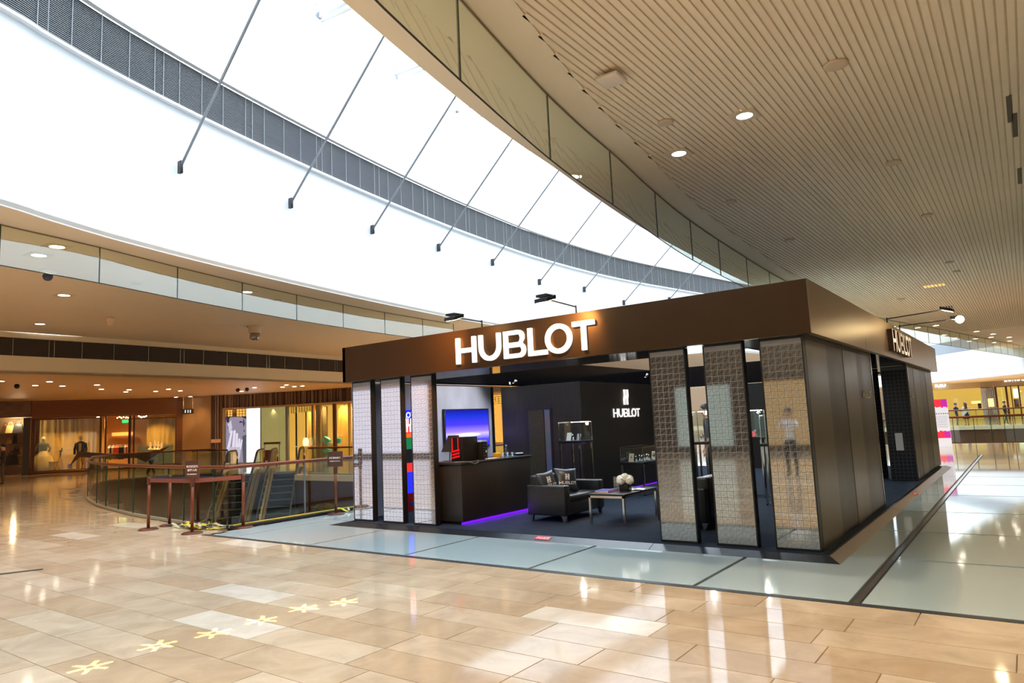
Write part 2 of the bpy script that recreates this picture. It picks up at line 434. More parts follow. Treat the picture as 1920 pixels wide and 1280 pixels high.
m = MB(); wall_strip(m, SC_, H, H+.06); wall_strip(m, NC, H, H+.5); m.build('ceiling_lip', M_ceil, cl)
# slats run along y
def slat_spans(x):
    sp = []; inside = None; ys = []
    for a, b in zip(SC_, SC_[1:]):
        if (a.x - x)*(b.x - x) < 0: ys.append(a.y + (b.y-a.y)*(x-a.x)/(b.x-a.x))
    ys.sort(); return ys
ns = 0; x = -4.80; sp = .0815
while x < 6:
    ys = slat_spans(x)
    if len(ys) >= 2: y0, y1 = ys[0], ys[-1]
    elif len(ys) == 1: y0, y1 = -9, ys[0]
    elif x < 0: x += sp; continue
    else: y0, y1 = -9, 66
    y1 = min(y1, 43.0) if x > -3.4 else y1
    if y1 - y0 > .2:
        y0 = max(y0, -9)
        m = MB(); m.box(x-.031, x+.031, y0, y1, H, H+.022); m.build('slat', M_slat, cl)
    x += sp
m = MB()
for i in range(44):                    # slats beyond the seam, run the other way, too far to count
    pass
m = MB(); m.fill([[(p.x,p.y) for p in SC_ if 43.05 < p.y < 75]+[(16,75),(16,43.05)]], lambda u,v,d:(u,v,d), H, H+.02); m.build('ceiling_panel', M_slat, cl)

# near-side upper wall of the well and far-side wall
m = MB(); wall_strip(m, NC, H+.5, ZT+.2); struct(m, 'wall_well_near', M_white)
zlb, zlt = 8.6, 9.66
m = MB()
FU = offset_curve(FC, -.22)          # upper face stands a little behind the lower band
wall_strip(m, FC, H-.02, 6.12); ribbon(m, FC, FU, 6.12); wall_strip(m, FU, 6.12, zlb)
wall_strip(m, FU, zlt+.0, ZT)
struct(m, 'wall_well_far', M_white)
m = MB(); FT = offset_curve(FC, -.10); wall_strip(m, FT, zlt, zlt+.2); ribbon(m, FT, FU, zlt); ribbon(m, FT, FU, zlt+.2); wall_strip(m, FT, zlb-.06, zlb); ribbon(m, FT, FU, zlb); ribbon(m, FT, FU, zlb-.06)
struct(m, 'trim_1', M_trim)
# louver band: back, horizontal blades, upright mullions
M_mull = mat('mullion_grey',(.42,.44,.46),.5)
lv = empty('wall_louver_band', kind='structure')
FB = offset_curve(FC, -.42); m = MB(); wall_strip(m, FB, zlb-.1, zlt+.1); m.build('louver_back', M_louvb, lv)
nb = 28
for k in range(nb):
    z = zlb + .02 + (zlt-zlb-.02)*k/nb
    m = MB(); A = FU; B = offset_curve(FC, -.30)
    n = len(A); vs = [(p.x,p.y,z) for p in A]+[(p.x,p.y,z+.015) for p in A]+[(p.x,p.y,z+.015) for p in B]
    m.add(vs, [[i,i+1,n+i+1,n+i] for i in range(n-1)]+[[n+i,n+i+1,2*n+i+1,2*n+i] for i in range(n-1)])
    m.build('louver_slat', M_louv, lv, fix=False)
RS = resample([(p.x,p.y,0) for p in FU], .1)
acc = 0; last = RS[0]
mm = MB(); L = 0; cnt = 0
for a, b in zip(RS, RS[1:]):
    L += (b-a).length
    if L > .60 and b.y > 0:
        L = 0; cnt += 1
        for dd in ([0] if cnt % 4 else [0,.22]):
            d = (b-a).normalized(); p = b + d*dd + Vector((d.y,-d.x,0))*.015
            m = MB(); m.obox((p.x-d.x*.004,p.y-d.y*.004),(p.x+d.x*.004,p.y+d.y*.004),.006,zlb,zlt); m.build('mullion', M_mull, lv)
# skylight frame and panes
sk = empty('window_skylight', kind='structure')
M_sky_glass = glassmat('skylight_glass', (.96,.98,1.0), .0)
for i, yy in enumerate([y for y in range(-8, 76, 4)]):
    m = MB(); m.box(-17, 3, yy-.06, yy+.06, ZT+.15, ZT+.33); m.build('skylight_bar', M_trim, sk)
m = MB(); m.box(-17.2, 3, -9.5, 76, ZT+.33, ZT+.36); m.build('skylight_pane', M_sky_glass, sk)
# little brackets under the skylight
for px, py in ((597,42),(740,140),(857,209)):
    # bracket arm pointing into the well from the far wall
    best = min(FU, key=lambda p: abs(math.atan2(p.x,p.y) - math.atan2(ray(px,py).x, ray(px,py).y)))
    d = ray(px,py); t = math.hypot(best.x,best.y)/math.hypot(d.x,d.y); p = EYE + d*t
    b = empty('skylight_bracket', p, label={597:'steel bracket arm high on the well wall, nearest the first rod', 740:'middle steel bracket arm under the skylight edge', 857:'farthest steel bracket arm, beside the pale blue skylight corner'}[px], cat='bracket', group='skylight brackets')
    m = MB(); m.cyl(p, p+Vector((1.1,.25,.10)), .045, 8); m.build('arm', M_trim, b)
    m = MB(); m.box(p.x-.02,p.x+.02,p.y-.12,p.y+.12,p.z-.12,p.z+.5); m.build('wall_plate', M_rod, b)

# lofty ceiling on the left
m = MB()
BT = [Vector(p) for p in [(-16,-12),(-22,-6),(-25.6,0),(-26.5,8.18),(-26.6,13.3),(-27.5,22.9),(-28.6,34),(-28.6,70)]]
FL = [p for p in FC if p.y < 60]
loop = [(p.x,p.y) for p in FL] + [(-8.8,70),(-28.6,70)] + [(p.x,p.y) for p in BT[::-1][1:]]
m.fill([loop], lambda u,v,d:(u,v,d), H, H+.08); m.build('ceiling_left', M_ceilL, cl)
# bulkhead between the lofty and the low ceiling, with a louver strip
m = MB(); BC = smooth_curve(BT, 5); BO = offset_curve(BC, -.12)
wall_strip(m, BC, HC, 4.52, 0); wall_strip(m, BC, 5.12, H, 0); ribbon(m, BC, BO, 4.52); ribbon(m, BC, BO, 5.12); ribbon(m, BC, BO, HC)
struct(m, 'wall_bulkhead_left', [M_white2])
lb = empty('trim_louver_left', kind='structure')
m = MB(); wall_strip(m, BO, 4.5, 5.14); m.build('louver_back', M_louvb, lb)
M_louvd = mat('louver_dark', (.10,.075,.055), .5)
for k in range(14):
    z = 4.54+.58*k/14; A = offset_curve(BC,-.03); m = MB(); wall_strip(m, A, z, z+.017); m.build('louver_slat', M_louvd, lb, fix=False)
L = 0; RSB = resample([(p.x,p.y,0) for p in offset_curve(BC,-.02)], .35); cnt = 0
for a, b in zip(RSB, RSB[1:]):
    L += (b-a).length
    if L > .98 and -2 < b.y < 34:
        L = 0; cnt += 1
        for dd in ([0] if cnt % 4 else [0,.16]):
            d = (b-a).normalized(); p = b + d*dd + Vector((d.y,-d.x,0))*.0
            m = MB(); m.obox((p.x-d.x*.009,p.y-d.y*.009),(p.x+d.x*.009,p.y+d.y*.009),.012,4.52,5.12); m.build('mullion', M_strip, lb)
m = MB(); loop = [(p.x,p.y) for p in BC] + [(-70,70),(-70,-12)]
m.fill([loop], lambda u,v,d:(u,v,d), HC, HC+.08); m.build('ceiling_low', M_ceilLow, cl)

# glass smoke barriers (one pane per bay)
def barrier(name, label, C, px_list, z0, cat='glass barrier'):
    e = empty(name, (C[0].x,C[0].y,H), label=label, cat=cat)
    R = resample([(p.x,p.y,0) for p in C], .12)
    idx = []
    for px, py in px_list:
        q = at(px, py, H); a = math.atan2(q.x,q.y)
        idx.append(min(range(len(R)), key=lambda i: abs(math.atan2(R[i].x,R[i].y)-a) + (10 if R[i].y < 0 else 0) + (10 if abs(R[i].y-q.y) > 6+q.y*.3 else 0)))
    return e, R, idx
def panes(e, R, idx, z0, glass, edge):
    for i0, i1 in zip(idx, idx[1:]):
        if i1 - i0 < 2: continue
        seg = [Vector((p.x,p.y)) for p in R[i0:i1+1]]
        # shorten a little for the joint
        m = MB(); A = offset_curve(seg, .006); B = offset_curve(seg, -.006)
        wall_strip(m, A, z0, H-.004, 0, False)
        m.build('glass_pane', glass, e, fix=False)
        m = MB(); d = (seg[-1]-seg[-2]).normalized(); p = seg[-1]
        m.obox((p.x-d.x*.009,p.y-d.y*.009),(p.x+d.x*.009,p.y+d.y*.009),.009,z0,H); m.build('joint', M_edge, e)
    seg = [Vector((p.x,p.y)) for p in R[idx[0]:idx[-1]+1:3]]
    m = MB(); m.tube([(p.x,p.y,z0) for p in seg], .011, 4); m.build('bottom_edge', edge, e)
    m = MB(); m.tube([(p.x,p.y,H-.012) for p in seg], .014, 4); m.build('top_channel', mat('bronze_channel', (.25,.17,.10), .4), e)
e, R, idx = barrier('glass_barrier', 'frameless glass smoke barrier hanging along the edge of the slatted ceiling', GC, [(862,0),(1027,165),(1140,272),(1225,345),(1292,400),(1347,441),(1397,473),(1441,498)], 4.6)
i0 = idx[0]; step = int(1.9/.12)
pre = [i0 - step*k for k in (4,3,2,1) if i0-step*k >= 0]; post = []
j = idx[-1]
while j + step < len(R) and len(post) < 26: j += step; post.append(j)
panes(e, R, pre + idx + post, 4.52, M_glassb, mat('bronze_edge', (.05,.035,.02), .4))
LGC = smooth_curve([(-11.2,-1.5),(-12.4,1.2),(-13.2,3.0),(-13.56,4.13),(-13.98,5.87),(-14.56,7.7),(-15.09,9.59),(-15.55,11.5),(-15.91,13.39),(-16.22,15.33),(-16.5,18),(-16.75,21.5),(-16.9,26),(-16.6,31),(-15.5,38)], 5)
e, R, idx = barrier('glass_barrier', 'frameless glass smoke barrier hanging below the plain left ceiling', LGC, [(187,463),(333,500),(454,529),(556,552),(643,570),(721,585),(790,598),(850,607)], 4.6)
i0 = idx[0]; pre = [i0-int(1.9/.12)*k for k in (4,3,2,1) if i0-int(1.9/.12)*k >= 0]
panes(e, R, pre+idx, 4.6, M_glassb, mat('bronze_edge', (.05,.035,.02), .4))

# tie rods across the well
rd = -ray(-1007, 3174).normalized()
ROD_LABELS = ['thin steel tie rod nearest the left edge of the well wall','second tie rod across the white well wall','third tie rod across the white well wall, its foot right of the louver bend','fourth tie rod, its foot a little above the left end of the booth','fifth tie rod across the well wall','sixth tie rod across the well wall','seventh tie rod, above the booth lettering','eighth tie rod, just above the black fascia','ninth tie rod, its foot hidden behind the fascia']
FUR = resample([(p.x,p.y,0) for p in FU], .05)
for i, (px, py) in enumerate([(340,310),(547,378),(700,428),(824,462),(925,490),(1013,527),(1097,541),(1171,566),(1256,560)]):
    d = ray(px,py); a = math.atan2(d.x,d.y)
    best = min([p for p in FUR if p.y > 2], key=lambda p: abs(math.atan2(p.x,p.y)-a))
    t = math.hypot(best.x,best.y)/math.hypot(d.x,d.y); p = EYE + d*t
    p = EYE + (p-EYE)*(1-.25/p.length)
    r = empty('tie_rod', p, label=ROD_LABELS[i], cat='tie rod', group='tie rods across the skylight well')
    L = (ZT + .2 - p.z)/rd.z
    m = MB(); m.cyl(p, p + rd*L, .028, 8); m.build('rod', M_rod, r)
    m = MB(); m.cyl(p+Vector((0,0,-.16)), p+Vector((0,0,.10)), .035, 8); m.box(p.x-.10,p.x+.02,p.y-.03,p.y+.03,p.z-.16,p.z+.10); m.build('anchor', mat('dark_anchor', (.05,.05,.055), .4, metal=.5), r)

# room shell beyond and behind
m = MB(); m.box(-70,60,100,100.2,0,6); m.box(24,24.2,33,100,0,6); m.box(-70,-70.2,-12,100,0,6); struct(m,'wall_outer', mat('right_wall', (.12,.08,.045), .6))
m = MB(); m.box(-70,24,-12.2,-12,0,HC+2); struct(m, 'wall_back', mat('back_wall', (.14,.10,.06), .6))
m = MB(); m.box(-48,-15,-12,-11.95,.2,6.5); struct(m, 'wall_orange_reflector', mat('orange_reflector', (.62,.30,.09), .5))  # made-up orange wall out of view, added for the front fascia to reflect
m = MB(); m.box(12,12.2,-12,57,0,H+.1); struct(m, 'wall_right', mat('right_wall', (.12,.08,.045), .6))
# ================================================================== LETTER SHAPES (unit height)
def arc(cx, cy, rx, ry, a0, a1, n=14): return [(cx+rx*math.cos(math.radians(a0+(a1-a0)*i/n)), cy+ry*math.sin(math.radians(a0+(a1-a0)*i/n))) for i in range(n+1)]
T_ = .168
def G(ch, w):
    t = T_
    if ch == 'H': return [[(0,0),(t,0),(t,.5-t/2),(w-t,.5-t/2),(w-t,0),(w,0),(w,1),(w-t,1),(w-t,.5+t/2),(t,.5+t/2),(t,1),(0,1)]]
    if ch == 'U':
        r = w/2; return [[(0,1),(0,r)] + arc(r,r,r,r,180,360)[1:] + [(w,1),(w-t,1),(w-t,r)] + arc(r,r,r-t,r-t,360,180)[1:] + [(t,1)]]
    if ch == 'L': return [[(0,0),(w,0),(w,t),(t,t),(t,1),(0,1)]]
    if ch == 'T': return [[(w/2-t/2,0),(w/2+t/2,0),(w/2+t/2,1-t),(w,1-t),(w,1),(0,1),(0,1-t),(w/2-t/2,1-t)]]
    if ch == 'O': return [arc(w/2,.5,w/2,.52,0,360,32)[:-1], arc(w/2,.5,w/2-t,.52-t,360,0,32)[:-1]]
    if ch == 'B':
        r1 = .27; r2 = .245
        o = [(0,0),(w-r1,0)] + arc(w-r1,r1,r1,r1,-90,60,10)[1:] + arc(w-r2-.05,1-r2,r2,r2,-50,90,10) + [(0,1)]
        h1 = [(t,t*.9),(w-r1,t*.9)] + arc(w-r1,r1,r1-t*.9,r1-t*.9,-90,90,8)[1:] + [(t,2*r1-t*.9)]
        h2 = [(t,2*r1+.02),(w-r2-.05,2*r1+.02)] + arc(w-r2-.05,.5+(2*r1+.02+1-t*.9-1)/2,.09,(1-t*.9-2*r1-.02)/2,-90,90,8)[1:] + [(t,1-t*.9)]
        return [o, h1, h2]
    if ch == 'N': return [[(0,0),(t,0),(t,.68),(w-t,0),(w,0),(w,1),(w-t,1),(w-t,.32),(t,1),(0,1)]]
    if ch == 'C': return [arc(w/2,.5,w/2,.52,45,315,24) + arc(w/2,.5,w/2-t,.52-t,315,45,24)]
    if ch == 'G': return [arc(w/2,.5,w/2,.52,45,350,24) + [(w,.55),(w*.55,.55),(w*.55,.55-t*.8),(w-t,.55-t*.8)] + arc(w/2,.5,w/2-t,.52-t,335,45,22)]
    if ch == 'A': return [[(0,0),(t,0),(w*.32,.22),(w*.68,.22),(w-t,0),(w,0),(w/2+t*.5,1),(w/2-t*.5,1)]]
    if ch == 'P': return [[(0,0),(t,0),(t,.4),(w-.28,.4)] + arc(w-.29,.7,.29,.3,-90,90,10)[1:] + [(0,1)], [(t,.4+t*.9),(w-.3,.4+t*.9),(w-.2,.62),(w-.2,.78),(w-.3,1-t*.9),(t,1-t*.9)]]
HUB = [('H',.98,0),('U',1.03,1.15),('B',.97,2.34),('L',.80,3.45),('O',1.1,4.2),('T',.87,5.35)]     # letter, width, start in letter heights
def word(spec, s, fn, mats, parent, name='letter', d0=0, d1=.03, xs=1.0, smi=None):
    for ch, wd, x0 in spec:
        m = MB(); m.fill([[(((u+x0)*xs)*s, v*s) for u,v in lp] for lp in G(ch, wd)], fn, d0, d1, 0, smi)
        m.build(name, mats, parent)
def emblem(s):                       # stylised double-stroke H drawn as four upright blades and a slanting middle
    out = []
    for x0 in (0, .17, .45, .62):
        out.append([(x0,0),(x0+.10,0),(x0+.10,.34),(x0+.19,.58),(x0+.19,1),(x0+.09,1),(x0+.09,.62),(x0,.38)])
    out.append([(.27,.40),(.50,.48),(.50,.60),(.27,.52)])
    return [[(u*s,v*s) for u,v in lp] for lp in out]

# ================================================================== THE BOOTH
PY, PX, PB = 8.24, -1.98, 21.25      # pillar plane, side plane, back of booth
FZ0, FZ1 = 2.44, 3.045
M_fascia = mat('dark_brown_metal', (.075,.040,.018), .34, metal=.85, spec=.5, noise=.1, nscale=2, rvar=.05)
M_fascia_side = mat('brushed_dark_gold', (.42,.30,.17), .30, metal=.9, noise=.12, nscale=3, stretch=(1,2.5,.25), rvar=.06)
M_black = mat('satin_black', (.010,.010,.012), .3, noise=.1)
M_blackgloss = mat('gloss_black', (.008,.008,.010), .10, spec=.3, noise=.1)
M_carpet = mat('navy_carpet', (.030,.042,.065), .95, spec=.1, noise=.25, nscale=9, bump=.6, bscale=500)
M_frame = mat('black_frame', (.010,.009,.009), .35)
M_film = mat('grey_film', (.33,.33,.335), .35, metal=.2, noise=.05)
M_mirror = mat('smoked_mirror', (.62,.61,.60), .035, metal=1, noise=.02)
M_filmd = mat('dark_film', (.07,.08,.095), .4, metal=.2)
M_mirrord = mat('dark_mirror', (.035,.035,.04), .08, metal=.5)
M_goldA = mat('brushed_gold_light', (.13,.10,.055), .30, metal=.35, noise=.14, nscale=2.2, stretch=(1,1,.3), rvar=.06)
M_goldB = mat('brushed_gold_dark', (.06,.042,.028), .33, metal=.35, noise=.14, nscale=2.2, stretch=(1,1,.3), rvar=.06)
M_white_let = mat('lit_white_letter', (.75,.75,.75), .4, emit=(1,.98,.95), es=.6)
M_wood = mat('dark_wood_laminate', (.026,.022,.020), .36, spec=.35, noise=.6, nscale=5, stretch=(14,14,.5), rvar=.06)
M_concrete = mat('blue_grey_concrete', (.46,.53,.68), .45, noise=.38, nscale=2.4, stretch=(1,1,.5), rvar=.1)
M_violet = emat('violet_led', (.17,.01,.85), 1.0)
booth = empty('exhibition_booth', (-5.7,14,0), label='black and gold watch exhibition booth with patterned mirror pillars on a raised dark base', cat='booth')
# base: platform and bevelled skirting ramp
m = MB(); m.box(-9.55,-1.87,8.10,20.75,.001,.044); m.build('platform', M_black, booth)
m = MB(); m.box(-9.5,-1.92,8.13,20.7,.044,.052); m.build('carpet', M_carpet, booth)
M_ramp = mat('ramp_black', (.022,.026,.034), .22, spec=.4); M_ramps = mat('ramp_steel', (.42,.36,.30), .28, metal=.7)
def ramp(a, b, c, d, z, mt, nm='ramp'):
    m = MB(); m.add([(*a,.001),(*b,.001),(*c,z),(*d,z),(*c,.001),(*d,.001)], [(0,1,2,3),(1,4,2),(0,3,5),(0,5,4,1),(2,4,5,3)]); return m.build(nm, mt, booth)
fx = [-9.9,-7.9,-5.9,-3.9,-1.74]
for i in range(4):
    x0, x1 = fx[i]+.004, fx[i+1]-.004
    a0 = x0 if i else -9.9; b1 = x1 if i < 3 else -1.74
    ramp((a0,7.94),(b1,7.94),(min(b1,-1.87) if i==3 else x1, 8.10),(max(a0,-9.6) if i==0 else x0, 8.10),.052,M_ramp)
ys_ = [7.94,10.1,12.3,14.5,16.7,18.8,20.95]
for i in range(6):
    y0, y1 = ys_[i]+.004, ys_[i+1]-.004
    ramp((-1.74,y0 if i else 7.94),(-1.74,y1),(-1.87,y1),(-1.87,y0 if i else 8.10),.052,M_ramps)
ramp((-9.9,20.95),(-9.9,7.94),(-9.6,8.10),(-9.6,20.75),.052,M_ramp)
ramp((-1.74,20.95),(-9.9,20.95),(-9.6,20.75),(-1.87,20.75),.052,M_ramp)
M_redlab = mat('red_label', (.72,.02,.05), .4)
def step_label(c, u, v, lab=None):
    M = frame(c, u, v); e = link(bpy.data.objects.new('x', bpy.data.meshes.new('warning_label')), booth)
    bpy.data.objects.remove(e)
    m = MB(); m.fill([[(-.12,-.045),(.12,-.045),(.12,.045),(-.12,.045)]], lambda a,b,d: tuple(M @ Vector((a,b,d))), 0, .002)
    o = m.build('warning_label', M_redlab, booth); o['label'] = lab
    text_mesh('label_text', '小心台阶', .052, mat('white_print', (.9,.9,.9), .5), o, M @ Matrix.Translation((0,0,.0035)), .0005, .001)
slope = Vector((0,.16,.051)).normalized()
step_label(Vector((-5.50,8.02,.030)), (1,0,0), slope, 'red warning label with white characters on the front ramp')
slx = Vector((-.13,0,.051)).normalized()
step_label(Vector((-1.805,14.45,.030)), (0,1,0), slx, 'red warning label on the steel side ramp')

# fascia ring (front, right side, back, left) with glossy soffit
m = MB(); m.box(-9.60,-1.835,8.05,8.13,FZ0,FZ1); m.build('front_fascia', M_fascia, booth)
m = MB(); m.box(-1.90,-1.83,8.055,PB,FZ0,FZ1); m.build('side_fascia', M_fascia_side, booth)
m = MB(); m.box(-9.60,-1.83,PB-.08,PB,FZ0,FZ1); m.build('back_fascia', M_fascia, booth)
m = MB(); m.box(-9.60,-9.53,8.05,PB,FZ0,FZ1); m.build('left_fascia', M_fascia, booth)
m = MB(); m.box(-9.53,-1.90,8.13,9.15,FZ0,FZ0+.02); m.box(-9.53,-1.90,20.1,PB-.08,FZ0,FZ0+.02); m.box(-9.53,-9.35,9.15,20.1,FZ0,FZ0+.02); m.box(-2.9,-1.90,9.15,20.1,FZ0,FZ0+.02)
m.build('soffit', M_blackgloss, booth)
m = MB(); m.box(-9.4,-2.9,9.15,9.2,FZ0,FZ1); m.box(-9.4,-2.9,20.05,20.1,FZ0,FZ1); m.box(-9.40,-9.35,9.15,20.1,FZ0,FZ1); m.box(-2.9,-2.85,9.15,20.1,FZ0,FZ1)
m.box(-9.53,-1.9,8.13,9.15,FZ1-.02,FZ1); m.build('inner_fascia', M_blackgloss, booth)
# sign letters on the front and the side fascia (each letter stands proud)
word(HUB, .395, lambda u,v,d: (-6.93+u*.985, 8.05-d, 2.525+v), M_white_let, booth, 'sign_letter', .006, .05)
M_let_side = mat('white_metal_letter', (.75,.68,.6), .35, emit=(1,.85,.65), es=.12)
word(HUB, .38, lambda u,v,d: (-1.83+d, 13.35+u, 2.535+v), [M_let_side, mat('letter_side', (.10,.05,.03), .4)], booth, 'sign_letter', .006, .09, smi=1)

# patterned pillars
def tally(w, h, cell, seed=0):
    m = MB(); nx = int(round(w/cell)); cx = w/nx; nz = int(h/cx); t = cx*.165
    def bar(p, q, th):
        d = Vector((q[0]-p[0], q[1]-p[1])).normalized(); n_ = Vector((-d.y,d.x))*th/2
        P = [(p[0]+n_.x,p[1]+n_.y),(p[0]-n_.x,p[1]-n_.y),(q[0]-n_.x,q[1]-n_.y),(q[0]+n_.x,q[1]+n_.y)]
        m.add([(a,0,b) for a,b in P], [(0,1,2,3)])
    for i in range(nx):
        for j in range(nz):
            x0 = i*cx; z0 = j*cx; g = cx*.035
            if (i+j) % 2 == 0:
                for k in range(4):
                    x = x0+g+(k+.5)*(cx-2*g)/4; bar((x,z0+g),(x,z0+cx-g), t)
                bar((x0+g,z0+cx*.28),(x0+cx-g,z0+cx*.75), t*.9)
            else:
                for k in range(4):
                    z = z0+g+(k+.5)*(cx-2*g)/4; bar((x0+g,z),(x0+cx-g,z), t)
                bar((x0+cx*.3,z0+g),(x0+cx*.72,z0+cx-g), t*.9)
    return m
PW, PZ0, PZ1 = .485, .055, 2.437
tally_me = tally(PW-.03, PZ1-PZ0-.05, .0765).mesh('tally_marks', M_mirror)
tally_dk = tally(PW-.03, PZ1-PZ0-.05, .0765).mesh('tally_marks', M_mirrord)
def pillar(x, y, ry=0, dark=False, th=.10):
    # a slim upright box with black edges; marks of mirror on a grey film face the viewer
    e = bpy.data.objects.new('pillar', None); link(e, booth, False); e.empty_display_size = .1
    e.location = (x,y,0); e.rotation_euler = (0,0,ry)
    e.matrix_parent_inverse = WM[booth.name].inverted()
    for nm, args, mt in (('pillar_body', (0,PW,.004,th,PZ0,PZ1), M_frame), ):
        mm = MB(); mm.box(*args); mm.box(0,.015,-.006,.004,PZ0,PZ1); mm.box(PW-.015,PW,-.006,.004,PZ0,PZ1); mm.box(.015,PW-.015,-.006,.004,PZ1-.02,PZ1); mm.box(.015,PW-.015,-.006,.004,PZ0,PZ0+.025)
        link(bpy.data.objects.new(nm, mm.mesh(nm, mt)), e)
    mm = MB(); mm.box(.015,PW-.015,0,.004,PZ0+.02,PZ1-.02)
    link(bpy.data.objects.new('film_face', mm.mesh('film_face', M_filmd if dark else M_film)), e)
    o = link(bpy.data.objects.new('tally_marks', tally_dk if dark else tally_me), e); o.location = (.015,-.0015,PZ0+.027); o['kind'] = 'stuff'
    return e
for px0 in (-9.58,-8.86,-8.145):
    pillar(px0, PY, 0)
for px0 in (-3.865,-3.145,-2.462):
    pillar(px0, PY, 0)
# dark patterned leaves inside the side opening
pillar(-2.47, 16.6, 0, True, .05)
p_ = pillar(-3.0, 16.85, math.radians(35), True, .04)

# right side walls of alternating brushed panels
def stripes(ys, first, names=('gold_panel','dark_panel')):
    for i in range(len(ys)-1):
        m = MB(); m.box(PX-.06, PX+(.0 if (i+first)%2 else .004), ys[i]+.003, ys[i+1]-.003, .056, FZ0-.04)
        m.build(names[(i+first)%2], (M_goldA, M_goldB)[(i+first)%2], booth)
stripes([8.345,9.35,10.32,11.24,12.41], 0)
stripes([16.70,17.6,18.6,19.75,PB-.1], 1)
M_pe = mat('polished_edge', (.5,.47,.42), .2, metal=1)
for args in ((PX-.08,PX+.008,12.41,12.45,.056,FZ0),(PX-.08,PX+.008,16.66,16.70,.056,FZ0)):
    m = MB(); m.box(*args); m.build('edge_frame', M_pe, booth)
for args in ((PX-.06,PX+.004,8.345,12.41,FZ0-.038,FZ0),(PX-.06,PX+.004,16.7,PB-.1,FZ0-.038,FZ0)):
    m = MB(); m.box(*args); m.build('top_rail', M_goldB, booth)
m = MB(); m.box(PX-.5,PX-.08,12.40,12.44,.056,FZ0); m.build('wall_end', M_black, booth)
word(HUB, .11, lambda u,v,d: (PX+.006+d, 11.50+u*.95, 1.74+v), mat('pale_letter', (.62,.55,.45), .4), booth, 'panel_letter', 0, .006)
word(HUB, .09, lambda u,v,d: (PX+.006+d, 16.85+u, 1.76+v), mat('pale_letter', (.62,.55,.45), .4), booth, 'panel_letter', 0, .006)
# paper notice inside the far leaf
q = onp(1688,826,0,1,16.55)
m = MB(); m.box(q.x-.09,q.x+.05,16.56,16.57,q.z-.2,q.z+.16); m.build('paper_notice', mat('paper', (.5,.5,.5), .7), booth)

# interior walls: dark wood block, concrete wall
m = MB(); m.box(-9.28,-7.27,12.18,16.6,.052,2.385); m.build('wood_wall', M_wood, booth)
m = MB(); m.box(-9.72,-9.62,8.35,12.24,.052,2.42); m.build('concrete_wall', M_concrete, booth)
m = MB(); m.box(-9.72,-9.61,12.24,12.33,.052,2.42); m.build('wall_edge', M_black, booth)
m = MB(); m.box(-7.0,-5.2,19.9,20.0,.052,2.42); m.build('rear_wall', M_wood, booth)
# doorway panel recessed in the wood wall
m = MB(); m.box(-8.62,-7.98,12.165,12.185,.052,1.89); m.build('door_frame', M_black, booth)
m = MB(); m.box(-8.57,-8.17,12.155,12.167,.06,1.85); m.build('door_leaf', mat('bronze_mesh_door', (.05,.045,.02), .35, metal=.3, noise=.5, nscale=30), booth)
m = MB(); m.box(-8.15,-8.02,12.155,12.167,.06,1.85); m.build('door_glass', mat('blue_grey_glass', (.10,.12,.16), .15), booth)
# wall sign on the right-hand wood face
fnw = lambda u,v,d: (-7.27+d, 13.52+u, 1.625+v)
word(HUB, .19, fnw, M_white_let, booth, 'wall_letter', .004, .02, xs=1.08)
m = MB()
for lp in emblem(.34): m.fill([lp], lambda u,v,d: (-7.27+d, 14.02+u*.9, 1.90+v), .004, .02)
m.build('wall_emblem', M_white_let, booth)
# ledge strip lights on the interior floor edge
for (x0,x1,y0,y1) in ((-7.262,-7.24,13.6,16.5),):
    m = MB(); m.box(x0,x1,y0,y1,.055,.075); m.build('violet_strip', M_violet, booth)

# ------------------------------------------------------------------ counter
ct = empty('reception_counter', (-7.6,9.4,.052), label='long dark wood counter with a violet light strip along its foot', cat='counter')
m = MB(); m.bbox(-8.0,-7.30,8.46,10.36,.10,.985,.006); m.build('body', M_wood, ct)
m = MB(); m.bbox(-8.03,-7.28,8.44,10.40,.985,1.02,.006); m.build('countertop', M_wood, ct)
m = MB(); m.box(-7.95,-7.34,8.5,10.32,.052,.10); m.build('plinth', M_black, ct)
m = MB(); m.box(-7.34,-7.305,8.47,10.33,.056,.088); m.build('light_strip', M_violet, ct)
l = bpy.data.lights.new('strip_glow','AREA'); l.shape='RECTANGLE'; l.size=1.8; l.size_y=.03; l.energy=4; l.color=(.25,.03,1)
o = bpy.data.objects.new('strip_glow', l); COL.objects.link(o); o.location = (-7.28,9.4,.09); o.rotation_euler = (0,math.radians(40),PI/2); o.rotation_euler = Vector((.8,0,-.6)).to_track_quat('-Z','Y').to_euler()

